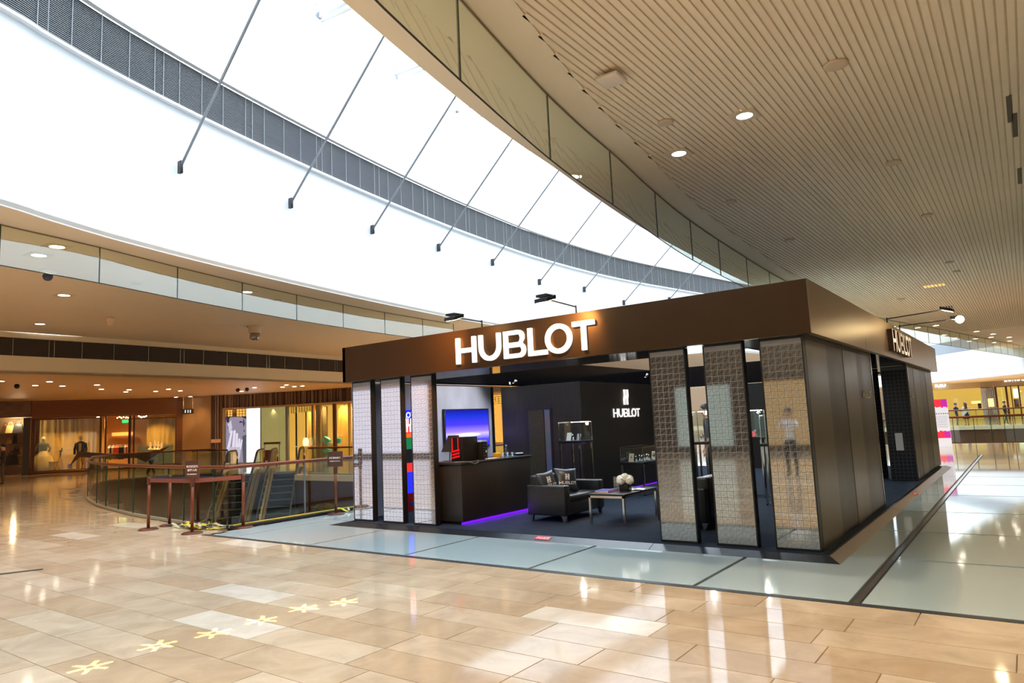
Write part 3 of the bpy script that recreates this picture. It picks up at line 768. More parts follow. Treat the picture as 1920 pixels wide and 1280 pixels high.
# ------------------------------------------------------------------ television
tv = empty('television', (-9.6,11.35,1.53), label='wall-mounted television showing a glowing blue night scene', cat='television')
m = MB(); m.bbox(-9.62,-9.565,10.62,12.08,1.12,1.945,.008); m.build('bezel', M_black, tv)
def screen_mat():
    m = bpy.data.materials.new('screen_picture'); m.use_nodes = True; t = m.node_tree; t.nodes.clear()
    out = nn(t,'ShaderNodeOutputMaterial'); e = nn(t,'ShaderNodeEmission'); e.inputs[1].default_value = 1.0
    tc = nn(t,'ShaderNodeTexCoord'); sp = nn(t,'ShaderNodeSeparateXYZ'); t.links.new(tc.outputs['Generated'], sp.inputs[0])
    cr = nn(t,'ShaderNodeValToRGB'); el = cr.color_ramp.elements
    el[0].position = 0; el[0].color = (.02,.01,.45,1); el[1].position = 1; el[1].color = (.01,.01,.30,1)
    for p,c in ((.2,(.05,.05,.75)),(.36,(.55,.45,1.2)),(.42,(.30,.20,1.0)),(.6,(.06,.04,.75)),(.85,(.01,.03,.55))): x = el.new(p); x.color = (*c,1)
    t.links.new(sp.outputs[2], cr.inputs[0])
    gr = nn(t,'ShaderNodeTexGradient', gradient_type='SPHERICAL'); mp = nn(t,'ShaderNodeMapping'); mp.inputs['Location'].default_value = (0,-1.55,-5.6); mp.inputs['Scale'].default_value = (0,3.1,17)
    t.links.new(tc.outputs['Generated'], mp.inputs[0]); t.links.new(mp.outputs[0], gr.inputs[0])
    no = nn(t,'ShaderNodeTexNoise'); no.inputs['Scale'].default_value = 45; t.links.new(tc.outputs['Generated'], no.inputs[0])
    mr = nn(t,'ShaderNodeMapRange'); mr.inputs[1].default_value=.6; mr.inputs[2].default_value=.72; t.links.new(no.outputs[0], mr.inputs[0])
    lt = nn(t,'ShaderNodeMath', operation='LESS_THAN'); lt.inputs[1].default_value = .38; t.links.new(sp.outputs[2], lt.inputs[0])
    mu = nn(t,'ShaderNodeMath', operation='MULTIPLY'); t.links.new(mr.outputs[0], mu.inputs[0]); t.links.new(lt.outputs[0], mu.inputs[1])
    m1 = nn(t,'ShaderNodeMix', data_type='RGBA'); m1.inputs[7].default_value = (2.2,2.0,2.4,1); t.links.new(gr.outputs[0], m1.inputs[0]); t.links.new(cr.outputs[0], m1.inputs[6])
    m2 = nn(t,'ShaderNodeMix', data_type='RGBA'); m2.inputs[7].default_value = (.4,.4,1.6,1); t.links.new(mu.outputs[0], m2.inputs[0]); t.links.new(m1.outputs[2], m2.inputs[6])
    t.links.new(m2.outputs[2], e.inputs[0]); t.links.new(e.outputs[0], out.inputs[0]); return m
m = MB(); m.box(-9.563,-9.560,10.65,12.05,1.145,1.92); m.build('screen', screen_mat(), tv)
# LED picture wall seen between the left pillars
ld = empty('led_display', (-9.55,9.55,.06), label='tall colourful LED banner, blue over red, glimpsed between the left pillars', cat='display')
def P3(px,py): return onp(px,py,1,0,-9.5)
a0 = P3(762,775); 
y0, y1 = 9.30, 10.05
def zed(py): return onp(766,py,1,0,-9.5).z
zz = [zed(p) for p in (768,786,812,820,842,868,885,925)]
colr = [('blue_print',(.02,.03,.75)),('red_print',(.85,.03,.03)),('orange_print',(.9,.12,.02)),('green_print',(.01,.16,.06)),('black_print',(.01,.01,.015)),('red_print',(.85,.03,.03)),('blue_print',(.02,.03,.75))]
for i in range(7):
    mt = emat(colr[i][0]+'_lit', colr[i][1], 1.0)
    m = MB(); m.box(-9.56,-9.52,y0,y1,zz[i+1]+.002,zz[i]-.002); m.build('picture_band', mt, ld)
yv0, yv1 = onp(759,800,1,0,-9.52).y, onp(776,800,1,0,-9.52).y
word(HUB, .105, lambda u,v,d: (-9.52+d, (yv0+yv1)/2-.53+u*1.02, zz[1]+.03+v), emat('print_white',(1,1,1),1.2), ld, 'band_letter', .0, .004)
m = MB()
for lp in emblem(.26): m.fill([lp], lambda u,v,d: (-9.515+d, (yv0+yv1)/2-.12+u, zz[2]+.02+v), 0, .004)
m.build('band_emblem', emat('print_white',(1,1,1),1.2), ld)
m = MB(); m.box(-9.60,-9.50,9.25,10.1,.06,zz[7]); m.build('red_base', mat('red_plinth',(.45,.01,.015),.35), ld)
m = MB(); m.box(-9.495,-9.49,(yv0+yv1)/2-.06,(yv0+yv1)/2+.08,zz[7]-.22,zz[7]-.16); m.build('badge', mat('badge_blue',(.02,.05,.5),.4), ld)

# ------------------------------------------------------------------ things on the counter
CT = 1.022
def cpt(px, py_, x=-7.5): q = onp(px, py_, 1, 0, -x if False else x); return q
def ty(px, x): return onp(px, 860, 1, 0, x).y
pc = empty('computer_tower', (-7.6,8.98,CT), label='tall black computer tower with red stripes on its near side', cat='computer')
ya = ty(851,-7.62); yb = ty(893,-7.5)
m = MB(); m.bbox(-7.72,-7.46,ya+.05,yb+.0,CT,CT+.39,.008); m.build('case', mat('case_black',(.008,.008,.010),.45,spec=.25), pc)
mr_ = mat('red_stripe',(.55,.01,.02),.35, emit=(.7,.01,.02), es=.25)
m = MB()
for k,(z0_,dz) in enumerate(((.04,.03),(.09,.03),(.14,.03))): m.add([(-7.70,ya+.045,CT+z0_),(-7.53,ya+.045,CT+z0_+.03),(-7.53,ya+.045,CT+z0_+.06),(-7.70,ya+.045,CT+z0_+.03)],[(0,1,2,3)])
m.box(-7.70,-7.675,ya+.043,ya+.046,CT+.16,CT+.38); m.box(-7.57,-7.55,ya+.043,ya+.046,CT+.2,CT+.38); m.build('stripe', mr_, pc)
pr_ = empty('black_machine', (-7.5,9.45,CT), label='low black slatted box machine with a white lid, right of the tower', cat='machine')
yc = ty(912,-7.45)
m = MB(); m.bbox(-7.62,-7.40,yb+.02,yc-.02,CT,CT+.29,.008); m.build('case', mat('case_black',(.008,.008,.010),.45,spec=.25), pr_)
m = MB(); m.bbox(-7.62,-7.40,yb+.03,yc-.03,CT+.29,CT+.315,.004); m.build('lid', mat('white_plastic',(.7,.7,.7),.4), pr_)
m = MB(); [m.box(-7.398,-7.394,yb+.06,yc-.06,CT+.06+k*.045,CT+.066+k*.045) for k in range(5)]; m.build('slot', mat('slot_grey',(.08,.08,.09),.5), pr_)
nb_ = empty('tablet', (-7.72,8.75,CT), label='dark tablet propped up on the near end of the counter', cat='tablet')
q = ty(838,-7.8)
m = MB(); m.add([(-7.92,q,CT+.16),(-7.70,q+.02,CT+.16),(-7.66,q+.16,CT+.42),(-7.88,q+.14,CT+.42),(-7.92,q+.01,CT+.155),(-7.70,q+.03,CT+.155),(-7.66,q+.17,CT+.415),(-7.88,q+.15,CT+.415)],[(0,1,2,3),(7,6,5,4),(0,4,5,1),(1,5,6,2),(2,6,7,3),(3,7,4,0)]); m.build('screen', M_black, nb_)
m = MB(); m.box(-7.9,-7.72,q+.02,q+.12,CT,CT+.012); m.cyl((-7.8,q+.07,CT),(-7.8,q+.09,CT+.25),.012,8); m.build('stand', mat('stand_grey',(.15,.15,.16),.4), nb_)
kt = empty('porcelain_figure', (-7.45,ty(908,-7.45),CT), label='white porcelain ornament on a small white stand', cat='ornament')
yk = ty(908,-7.45)
mw_ = mat('porcelain',(.8,.8,.8),.25)
m = MB(); m.lathe([(.035,0),(.035,.07),(.02,.075)],(-7.45,yk,CT),14); m.build('stand', mw_, kt)
m = MB(); m.ball((-7.45,yk,CT+.13),.055,.06,.05); m.ball((-7.45,yk-.045,CT+.17),.02,.02,.03); m.ball((-7.45,yk+.045,CT+.17),.02,.02,.03); m.build('body', mw_, kt)
yj = ty(935,-7.42)
jj = MB(); jj.bbox(-7.50,-7.40,yj-.06,yj+.06,CT,CT+.085,.015); tag(jj.build('orange_box', mat('orange_plastic',(.9,.38,.01),.4, emit=(1,.4,.0), es=.15)), 'bright orange-yellow box on the counter', 'box')
M_clear = glassmat('clear_glass', (.86,.90,.93), .10)
for k,(px, h_, r_) in enumerate(((943,.075,.03),(952,.08,.03),(961,.07,.032))):
    yy = ty(px,-7.42); m = MB(); m.lathe([(r_*.8,0),(r_,h_),(r_*.92,h_),(r_*.72,.006)],(-7.42,yy,CT),14)
    tag(m.build('drinking_glass', M_clear), ['clear drinking glass beside the orange box','clear drinking glass in the middle of the glass row on the counter','clear drinking glass nearest the plate'][k], 'glass', 'glasses on the counter')
bo = empty('water_bottle', (-7.52,ty(950,-7.52),CT), label='clear plastic water bottle standing behind the drinking glasses', cat='bottle')
yy = ty(950,-7.52)
m = MB(); m.lathe([(.030,0),(.032,.02),(.030,.10),(.032,.13),(.014,.165),(.013,.18)],(-7.52,yy,CT),14); m.build('body', glassmat('bottle_plastic',(.7,.82,.95),.15), bo)
m = MB(); m.lathe([(.015,0),(.015,.022)],(-7.52,yy,CT+.18),12); m.build('cap', mat('cap_white',(.8,.85,.9),.4), bo)
pl = empty('plate', (-7.5,ty(975,-7.5),CT), label='black plate with white snacks at the far end of the counter', cat='plate')
yy = ty(975,-7.5)
m = MB(); m.lathe([(.06,0),(.12,.022),(.115,.026),(.05,.006)],(-7.5,yy,CT),20); m.build('dish', M_blackgloss, pl)
m = MB(); [m.ball((-7.5+random.uniform(-.05,.05),yy+random.uniform(-.06,.06),CT+.03),.02,.022,.015,8) for _ in range(9)]; m.build('snacks', mw_, pl)['kind']='stuff'
tw = MB(); yy = ty(922,-7.36); tw.bbox(-7.42,-7.31,yy-.12,yy+.16,CT,CT+.012,.003); tag(tw.build('white_tray', mw_), 'flat white tray lying on the counter edge', 'tray')
cb = MB(); yy = ty(880,-7.3); cb.tube([(-7.40,yy-.25,CT+.006),(-7.33,yy-.1,CT+.008),(-7.275,yy,CT-.01),(-7.27,yy+.1,CT-.045),(-7.275,yy+.2,CT-.02),(-7.33,yy+.25,CT+.01)],.005,6); tag(cb.build('power_cable', mat('cable_grey',(.3,.3,.32),.5)), 'thin grey cable looping over the counter edge', 'cable')

# ------------------------------------------------------------------ sofas
M_leather = mat('black_leather', (.014,.015,.017), .27, spec=.6, noise=.2, bump=.25, bscale=90)
M_satin = mat('satin_navy', (.020,.028,.045), .34, noise=.15, spec=.6)
def sofa(name, x, y, rz, label):
    e = empty(name, (x,y,.052), rz, label, 'sofa', 'black leather sofas')
    # local: seat faces +x, long side along y, 0.75 deep, 1.2 long
    D, Ln = .72, 1.22
    m = MB(); m.bbox(0,D-.02,.16,Ln-.16,.10,.30,.02); m.build('seat_frame', M_leather, e, False)
    m = MB(); m.bbox(.16,D+.0,.165,Ln-.165,.29,.40,.04); m.build('seat_cushion', M_leather, e, False)
    for y0 in (0, Ln-.16):
        m = MB(); m.bbox(0,D,y0,y0+.16,.10,.56,.025); m.build('armrest', M_leather, e, False)
    m = MB(); m.bbox(-.02,.17,.10,Ln-.10,.12,.70,.035); m.build('backrest', M_leather, e, False)
    for fx_ in (.05,D-.06):
        for fy in (.05,Ln-.06):
            m = MB(); m.add([(fx_-.045,fy-.02,.10),(fx_+.045,fy-.02,.10),(fx_+.03,fy-.02,0),(fx_-.005,fy-.02,0),(fx_-.045,fy+.02,.10),(fx_+.045,fy+.02,.10),(fx_+.03,fy+.02,0),(fx_-.005,fy+.02,0)],
                [(0,1,2,3),(7,6,5,4),(0,4,5,1),(1,5,6,2),(2,6,7,3),(3,7,4,0)]); m.build('foot', M_chrome, e, False)
    return e
M_chrome = mat('chrome', (.65,.63,.60), .12, metal=1, noise=.03)
sofa('sofa', -6.56, 9.16, 0, 'black leather two-seat sofa carrying two printed cushions')
sofa('sofa', -3.62, 10.40, PI, 'black leather sofa with its back to the right, half hidden by the patterned pillars')
def cushion(x,y,z,s,yaw,tilt,label,lean=0):
    e = empty('cushion', (x,y,z), label=label, cat='cushion', group='cushions on the left sofa')
    M = Matrix.Translation((x,y,z)) @ Matrix.Rotation(yaw,4,'Z') @ Matrix.Rotation(tilt,4,'Y') @ Matrix.Rotation(lean,4,'X')
    m = MB(); N = 12; vs = []; fs = []
    for sd in (1,-1):
        for i in range(N+1):
            for j in range(N+1):
                u, v = 2*i/N-1, 2*j/N-1
                puff = .075*((1-u*u)*(1-v*v))**.45
                pin = 1 - .10*(1-abs(u*v))*(max(abs(u),abs(v))**2)
                vs.append(M @ Vector((sd*puff+.003*sd, u*s/2*pin, v*s/2*pin+s/2)))
    K = (N+1)**2
    for sd in range(2):
        for i in range(N):
            for j in range(N):
                a = sd*K+i*(N+1)+j; f = [a,a+N+1,a+N+2,a+1]; fs.append(f if sd==0 else f[::-1])
    rim = [i*(N+1) for i in range(N+1)] + [N*(N+1)+j for j in range(1,N+1)] + [i*(N+1)+N for i in range(N-1,-1,-1)] + [j for j in range(N-1,0,-1)]
    for a,b in zip(rim, rim[1:]+rim[:1]): fs.append([a,b,K+b,K+a])
    m.add(vs, fs, 0, True); m.build('cover', M_satin, e)
    mp = mat('white_print',(.9,.9,.9),.5)
    def fn(u,v,d):
        a, b = u/(s/2), (v-s/2)/(s/2); pf = .075*(max(0,(1-a*a)*(1-b*b)))**.45
        return tuple(M @ Vector((pf+.006+d, u, v)))
    word(HUB, .048, lambda u,v,d: fn(u-.15, v+s*.28, d), mp, e, 'printed_letter', 0, .001)
    m = MB()
    for lp in emblem(.10): m.fill([lp], lambda u,v,d: fn(u-.045, v+s*.46, d), 0, .001)
    m.build('printed_emblem', mp, e)
q = Vector((-6.22, 9.72, .46))
cushion(-6.26, 9.40, .46, .36, math.radians(-18), math.radians(-16), 'dark satin cushion half hidden behind the other one on the sofa', lean=.12)
cushion(-6.14, 9.72, .455, .40, math.radians(-32), math.radians(-20), 'dark satin cushion with white emblem and lettering leaning at the sofa front', lean=-.08)

# ------------------------------------------------------------------ coffee table
tb = empty('coffee_table', (-5.1,9.7,.052), label='low black-topped coffee table with square chrome legs between the sofas', cat='table')
X0,X1,Y0,Y1 = -5.47,-4.86,9.22,10.34; TZ = .50
m = MB(); m.bbox(X0,X1,Y0,Y1,TZ-.028,TZ,.004); m.build('tabletop', M_wood, tb)
m = MB(); m.box(X0+.01,X1-.01,Y0+.005,Y0+.035,TZ-.06,TZ-.028); m.box(X0+.01,X1-.01,Y1-.035,Y1-.005,TZ-.06,TZ-.028); m.box(X0+.01,X0+.04,Y0+.03,Y1-.03,TZ-.06,TZ-.028); m.box(X1-.04,X1-.01,Y0+.03,Y1-.03,TZ-.06,TZ-.028); m.build('apron', M_chrome, tb)
for xx in (X0+.01,X1-.04):
    for yy in (Y0+.005,Y1-.035):
        m = MB(); m.box(xx,xx+.03,yy,yy+.03,.052,TZ-.028); m.build('leg', M_chrome, tb)
for k,(dx,dy,a_,c_,lb_) in enumerate(((-5.32,9.50,.1,(.10,.12,.55),'blue-covered magazine on top of the stack on the coffee table'),(-5.30,9.50,.0,(.60,.08,.15),'red magazine at the bottom of the stack on the coffee table'))):
    e = empty('magazine', (dx,dy,TZ), a_, lb_, 'magazine', 'magazines on the coffee table')
    zb = .016 if k == 0 else 0
    m = MB(); m.box(-.11,.11,-.15,.15,zb+.002,zb+.013); m.build('pages', mat('paper_white',(.8,.8,.8),.6), e, False)
    m = MB(); m.box(-.112,.112,-.152,.152,zb,zb+.002); m.box(-.112,.112,-.152,.152,zb+.013,zb+.0155); m.build('cover', mat('cover_%d'%k,c_,.3), e, False)
e = empty('open_book', (-5.02,9.85,TZ), .3, 'open white brochure lying flat on the coffee table', 'book')
m = MB(); N=8
for sgn in (-1,1):
    vs=[]; 
    for i in range(N+1):
        u=i/N*.17; z=.004+.018*math.sin(min(1,u/.06)*PI/2)*(1-u/.25)
        vs += [(sgn*u,-.12,z),(sgn*u,.12,z)]
    m.add(vs,[[2*i,2*i+2,2*i+3,2*i+1] for i in range(N)],0,True)
m.build('page', mat('paper_white',(.8,.8,.8),.6), e, False)
m = MB(); m.box(-.175,.175,-.125,.125,0,.003); m.build('cover', M_black, e, False)
vs_ = empty('glass_vase', (-5.30,9.86,TZ), label='tall square clear glass vase beside the white flowers', cat='vase')
m = MB(); m.box(-5.345,-5.255,9.815,9.905,TZ,TZ+.20); m.build('vase', M_clear, vs_)
m = MB(); [m.ball((-5.30+random.uniform(-.02,.02),9.86+random.uniform(-.02,.02),TZ+.13+random.uniform(-.03,.04)),.018,.018,.014,6) for _ in range(6)]; m.cyl((-5.3,9.86,TZ+.01),(-5.3,9.86,TZ+.13),.004,6); m.build('sprig', mat('leaf_green',(.08,.25,.04),.5), vs_)
fv = empty('flower_arrangement', (-5.08,9.70,TZ), label='white hydrangea arrangement in a dark square pot on the coffee table', cat='flowers')
m = MB(); m.bbox(-5.15,-5.01,9.63,9.77,TZ,TZ+.10,.006); m.build('pot', M_black, fv)
mf = mat('petal_white',(.86,.88,.80),.6); mg = mat('leaf_green2',(.18,.42,.06),.5)
for k in range(6):
    a = k*PI/3; c = Vector((-5.08+.075*math.cos(a),9.70+.075*math.sin(a),TZ+.15+.02*(k%2)))
    if k == 5: c = Vector((-5.08,9.70,TZ+.20))
    m = MB()
    for i in range(70):
        th = math.acos(1-2*(i+.5)/70); ph = i*2.399
        n_ = Vector((math.sin(th)*math.cos(ph),math.sin(th)*math.sin(ph),math.cos(th)))
        if n_.z < -.5: continue
        u = n_.orthogonal().normalized(); w2 = n_.cross(u); p = c + n_*.062; s_ = .015
        m.add([p+(u)*s_, p+w2*s_, p-u*s_, p-w2*s_, p+n_*.006], [(0,1,4),(1,2,4),(2,3,4),(3,0,4)])
    m.ball(c,.056,.056,.056,10); m.build('flower_head', mf, fv)
m = MB()
for k in range(7):
    a = k*2.4; p = Vector((-5.08,9.70,TZ+.12)); d = Vector((math.cos(a),math.sin(a),.55)); n_ = d.cross(Vector((0,0,1))).normalized()*.022
    m.add([p, p+d*.07+n_, p+d*.15, p+d*.07-n_],[(0,1,2,3)])
m.build('leaves', mg, fv)

# ------------------------------------------------------------------ display cases
M_case = glassmat('case_glass', (.88,.94,.92), .04)
M_lit = emat('case_light', (1,.95,.85), 6)
def case(label, x, y, wx, wy, z0, z1, legh, things, rz=0, light=True, violet=False, spots=6):
    e = empty('display_case', (x,y,.052), rz, label, 'display case', 'watch display cases')
    e2 = e
    a, b = wx/2, wy/2
    m = MB(); m.box(-a,a,-b,b,z0,z1); m.build('glass_hood', M_case, e, False)
    m = MB(); m.bbox(-a-.02,a+.02,-b-.02,b+.02,z0-.05,z0,.004); m.build('shelf', M_black, e, False)
    m = MB()
    for sx in (-a,a):
        for sy in (-b,b): m.box(sx-.006,sx+.006,sy-.006,sy+.006,z0,z1)
    for zz_ in (z1,): m.box(-a,a,-b-.006,-b+.006,zz_-.008,zz_+.004); m.box(-a,a,b-.006,b+.006,zz_-.008,zz_+.004); m.box(-a-.006,-a+.006,-b,b,zz_-.008,zz_+.004); m.box(a-.006,a+.006,-b,b,zz_-.008,zz_+.004)
    m.build('hood_frame', M_chrome, e, False)
    for sx in (-a,a-.03):
        for sy in (-b,b-.03):
            m = MB(); m.box(sx,sx+.03,sy,sy+.03,0,z0-.05); m.build('leg', M_chrome, e, False)
    m = MB(); m.box(-a,a,-b,-b+.03,.0,.02); m.box(-a,a,b-.03,b,.0,.02); m.box(-a,-a+.03,-b,b,0,.02); m.box(a-.03,a,-b,b,0,.02); m.build('foot_rail', M_chrome, e, False)
    if light:
        m = MB(); m.box(-a+.03,a-.03,b-.05,b-.02,z1-.02,z1-.008); m.build('light_bar', M_lit, e, False)
        point('case_light', (x,y,.052+z1-.05), 5, (1,.93,.82), .03)
    if violet:
        m = MB(); m.box(-a+.03,a-.03,-.01,.01,z0-.06,z0-.052); m.build('violet_strip', M_violet, e, False)
    # watches inside stay things of their own
    for k in range(things):
        fxx = -a+.08+(2*a-.16)*(k+.5)/things if wx >= wy else random.uniform(-a*.4,a*.4)
        fyy = -b+.08+(2*b-.16)*(k+.5)/things if wx < wy else random.uniform(-b*.4,b*.4)
        p = Matrix.Rotation(rz,4,'Z') @ Vector((fxx,fyy,0))
        WT.append((x+p.x, y+p.y, .052+z0, label))
    return e
WT = []
case('tall black-legged display case with a lit glass hood behind the left sofa', -7.05,11.55,.46,.46,1.17,1.53,1,2,violet=True)
case('low wide glass display case of watch stands against the right wood wall', -6.55,13.35,.5,1.0,.66,.96,1,14,light=False,violet=True)
q3 = at(1307,905,.052)
case('slim white-lit display case in the gap between the two middle pillars', -4.98,12.7,.24,.24,1.05,1.62,1,1)
case('display case with a red watch stand seen between the two right-hand pillars', -4.15,13.2,.30,.30,1.10,1.60,1,1)
case('display case with a dark plinth rail beside the rightmost front pillar', -3.55,12.2,.30,.30,1.02,1.50,1,1)
# watch on a curved stand: prototype then copies
M_silver = mat('silver', (.75,.74,.72), .18, metal=1); M_strap = mat('watch_strap',(.02,.02,.022),.5); M_standw = mat('stand_white',(.82,.82,.82),.5)
def make_watch(x,y,z,label):
    e = empty('watch', (x,y,z), label=label, cat='watch', group='watches in the glass cases')
    m = MB(); m.lathe([(.03,0),(.03,.006),(.012,.012),(.012,.06)],(0,0,0),12); m.build('stand', M_standw, e, False)
    m = MB(); vs=[]; N=16
    for i in range(N):
        a=2*PI*i/N
        for w2 in (-.011,.011): vs.append((w2,.032*math.cos(a),.095+.036*math.sin(a)))
    m.add(vs,[[2*i,2*i+1,(2*i+3)%(2*N),(2*i+2)%(2*N)] for i in range(N)],0,True); m.build('strap', M_strap, e, False)
    m = MB(); m.lathe([(.020,0),(.022,.005),(.020,.010)],(.0,-.034,.095),14,axis='y'); m.build('case', M_silver, e, False)
    return e
first = None
names = {}
for i,(x,y,z,lab) in enumerate(WT):
    short = {'t':'tall lit case behind the left sofa','l':'low wide case by the right wood wall','s':'slim lit case between the middle pillars','d':'case'}
    key = lab.split(' display case')[0]
    l_ = 'wristwatch on a small white stand inside the ' + ('tall hooded case behind the sofa' if i < 2 else 'low wide glass case' if i < 16 else 'slim white-lit case' if i == 16 else 'case between the right-hand pillars' if i == 17 else 'case beside the rightmost front pillar')
    if first is None: first = make_watch(x,y,z,l_)
    else: copy_tree(first, (x,y,z), random.uniform(-.5,.5), l_)
for (x,y,z,s1,lab,c_) in ((-7.12,11.42,1.222,.10,'small white leaning card in the tall case behind the sofa',(.85,.85,.85)),(-6.92,11.45,1.222,.08,'small grey leaning card in the tall case behind the sofa',(.4,.4,.42)),(-4.17,13.15,1.155,.07,'red display card in the case between the right-hand pillars',(.7,.03,.05)),(-6.6,12.93,.715,.11,'cream card at the near end of the low wide case',(.6,.42,.28)),(-6.5,13.78,.715,.11,'cream card at the far end of the low wide case',(.7,.55,.4))):
    m = MB(); m.add([(x-s1/2,y-.02,z),(x+s1/2,y-.02,z),(x+s1/2,y+.03,z+s1*1.5),(x-s1/2,y+.03,z+s1*1.5),(x-s1/2,y-.01,z),(x+s1/2,y-.01,z),(x+s1/2,y+.036,z+s1*1.5),(x-s1/2,y+.036,z+s1*1.5)],[(0,1,2,3),(7,6,5,4),(0,4,5,1),(1,5,6,2),(2,6,7,3),(3,7,4,0)])
    tag(m.build('card', mat('card_%d%d'%(int(c_[0]*100),int(c_[1]*100)),c_,.5)), lab, 'card')

# ------------------------------------------------------------------ flood lamps on arms
def flood(base, out, lab, lit=False, s=1.0):
    e = empty('arm_spotlight', base, label=lab, cat='spotlight', group='arm spotlights on the booth')
    base = Vector(base); out = Vector(out)
    m = MB(); m.cyl(base, base+Vector((0,0,.11)), .012, 8); m.cyl(base+Vector((0,0,.09)), out, .010, 8); m.build('arm', M_black, e)
    d = (out-base); d.z = 0; d.normalize(); n_ = Vector((-d.y,d.x,0))
    m = MB()
    c = out + d*.06
    vs = []
    for u in (-1,1):
        for v in (-1,1):
            for w2 in (-1,1):
                vs.append(c + d*u*.10*s + n_*v*.10*s + Vector((0,0,w2*.025 - u*.03)))
    m.add(vs,[(0,1,3,2),(6,7,5,4),(0,4,5,1),(2,3,7,6),(0,2,6,4),(1,5,7,3)]); 
    for k in range(5): m.add([c + d*(-.08+.04*k)*s + n_*a*.09*s + Vector((0,0,z_)) for a,z_ in ((-1,.02),(1,.02),(1,.055),(-1,.055))],[(0,1,2,3)])
    m.build('lamp_head', M_black, e)
    f = [c + d*u*.085*s + n_*v*.085*s + Vector((0,0,-.0255-u*.026)) for u,v in ((-1,-1),(1,-1),(1,1),(-1,1))]
    m = MB(); m.add([p+Vector((0,0,-.003)) for p in f],[(0,1,2,3)]); m.build('lens', emat('lamp_lens',(1,.85,.55),14), e)
    return c
flood((-6.47,8.09,FZ1), (-6.47,7.52,FZ1+.09), 'black floodlight on an arm above the first letters of the front sign')
flood((-4.82,8.09,FZ1), (-4.85,7.45,FZ1+.12), 'black floodlight on an arm above the last letter of the front sign')
flood((-1.86,13.77,FZ1), (-1.0,13.7,FZ1+.13), 'black floodlight turned away, on the side fascia arm', s=.9)
cc = flood((-1.86,15.27,FZ1), (-.95,15.1,FZ1+.10), 'glowing floodlight on the farther side fascia arm', s=.9)
m = MB(); m.ball((-.85,14.98,FZ1+.07),.07,.07,.07); o = m.build('glowing_bulb', emat('flood_glow',(1,.8,.45),30)); o.parent = bpy.data.objects['arm_spotlight.003']; o.matrix_parent_inverse = WM['arm_spotlight.003'].inverted()
for x in (-6.47,-4.85):
    spot('flood_front', (x,7.42,FZ1+.07), 150, (1,.55,.20), 120, .9, .05, (-.35,.75,-.5))
spot('fascia_fill', (-6.6,7.40,FZ1+.05), 420, (1,.42,.08), 130, .9, .05, (-1.3,.5,-.35))  # extra fill spot at the first floodlight, added to warm the fascia's left end
spot('flood_side', (-.95,13.7,FZ1+.08), 42, (1,.78,.48), 100, .9, .05, (-1,-.25,-.4))
spot('flood_side', (-.95,15.1,FZ1+.08), 60, (1,.78,.48), 100, .9, .05, (-1,0,-.4))
# small interior spotlights fixed on the walls
def mini(x,y,z,tx,ty_,tz,lab,pw,col,ang=70):
    e = empty('wall_spotlight', (x,y,z), label=lab, cat='spotlight')
    d = (Vector((tx,ty_,tz))-Vector((x,y,z))).normalized()
    m = MB(); m.cyl((x,y,z),(x,y,z+.04),.008,6); m.build('arm', M_chrome, e)
    m = MB(); m.cyl(Vector((x,y,z))-d*.04, Vector((x,y,z))+d*.05, .02, 10); m.build('head', M_chrome, e)
    m = MB(); m.cyl(Vector((x,y,z))+d*.05, Vector((x,y,z))+d*.052, .018, 10); m.build('lens', emat('mini_lens',(1,.9,.75),12), e)
    spot('booth_spot_'+str(int(pw*10)), Vector((x,y,z))+d*.07, pw, col, ang, .9, .02, d)
mini(-8.1,11.1,2.41,-9.62,11.2,1.7,'tiny spotlight above the television wall',70,(1,.88,.82),120)
mini(-8.3,11.2,2.38,-8.4,12.2,1.0,'tiny chrome spotlight in front of the dark wood wall',8,(1,.62,.38))
mini(-6.6,13.9,2.5,-7.27,14.1,1.9,'tiny spotlight over the lit wall sign',10,(1,.70,.42))
# ================================================================== BALUSTRADES
def balustrade(name, label, pts, joints, zr=1.05, railr=.035, jmat=None, kerb=True):
    """pts: fine plan polyline, joints: indices where panes meet"""
    e = empty(name, (pts[0][0],pts[0][1],0), label=label, cat='balustrade', group='glass balustrades')
    for i0, i1 in zip(joints, joints[1:]):
        seg = [Vector((p[0],p[1])) for p in pts[i0:i1+1]]
        if len(seg) < 2: continue
        m = MB(); wall_strip(m, seg, .05, zr-.03, 0, False); m.build('glass_pane', M_rail_glass, e, fix=False)
        d = (seg[-1]-seg[-2]).normalized(); p = seg[-1]
        m = MB(); m.obox((p.x-d.x*.011,p.y-d.y*.011),(p.x+d.x*.011,p.y+d.y*.011),.012,.02,zr-.02); m.build('joint', jmat or M_edge, e)
    m = MB(); m.tube([(p[0],p[1],zr) for p in pts[joints[0]:joints[-1]+1]], railr, 10); m.build('handrail', M_copper, e)
    if kerb:
        for a, b in ((0,1),):
            seg = [Vector((p[0],p[1])) for p in pts[joints[0]:joints[-1]+1]]
            m = MB(); A = offset_curve(seg,.03); B = offset_curve(seg,-.03); wall_strip(m,A,0,.05); wall_strip(m,B,0,.05); ribbon(m,A,B,.05); m.build('base_channel', mat('channel_grey',(.30,.28,.22),.35), e)
    return e
VR = resample([(p.x,p.y,0) for p in VC if True], .1)
def near_idx(R, px, z=0):
    a = math.atan2(ray(px,900).x, ray(px,900).y)
    c = [i for i in range(len(R)) if abs(math.atan2(R[i].x,R[i].y)-a) < .02]
    return min(c, key=lambda i: abs(math.atan2(R[i].x,R[i].y)-a)*50 + math.hypot(R[i].x,R[i].y)*.02) if c else 0
js = [0] + [near_idx(VR,px) for px in (400,347,315,250,222,200,182,165,155,148)]
js = sorted(set(js)); 
tail = js[-1]
while tail + 14 < len(VR): tail += 14; js.append(tail)
js.append(len(VR)-1)
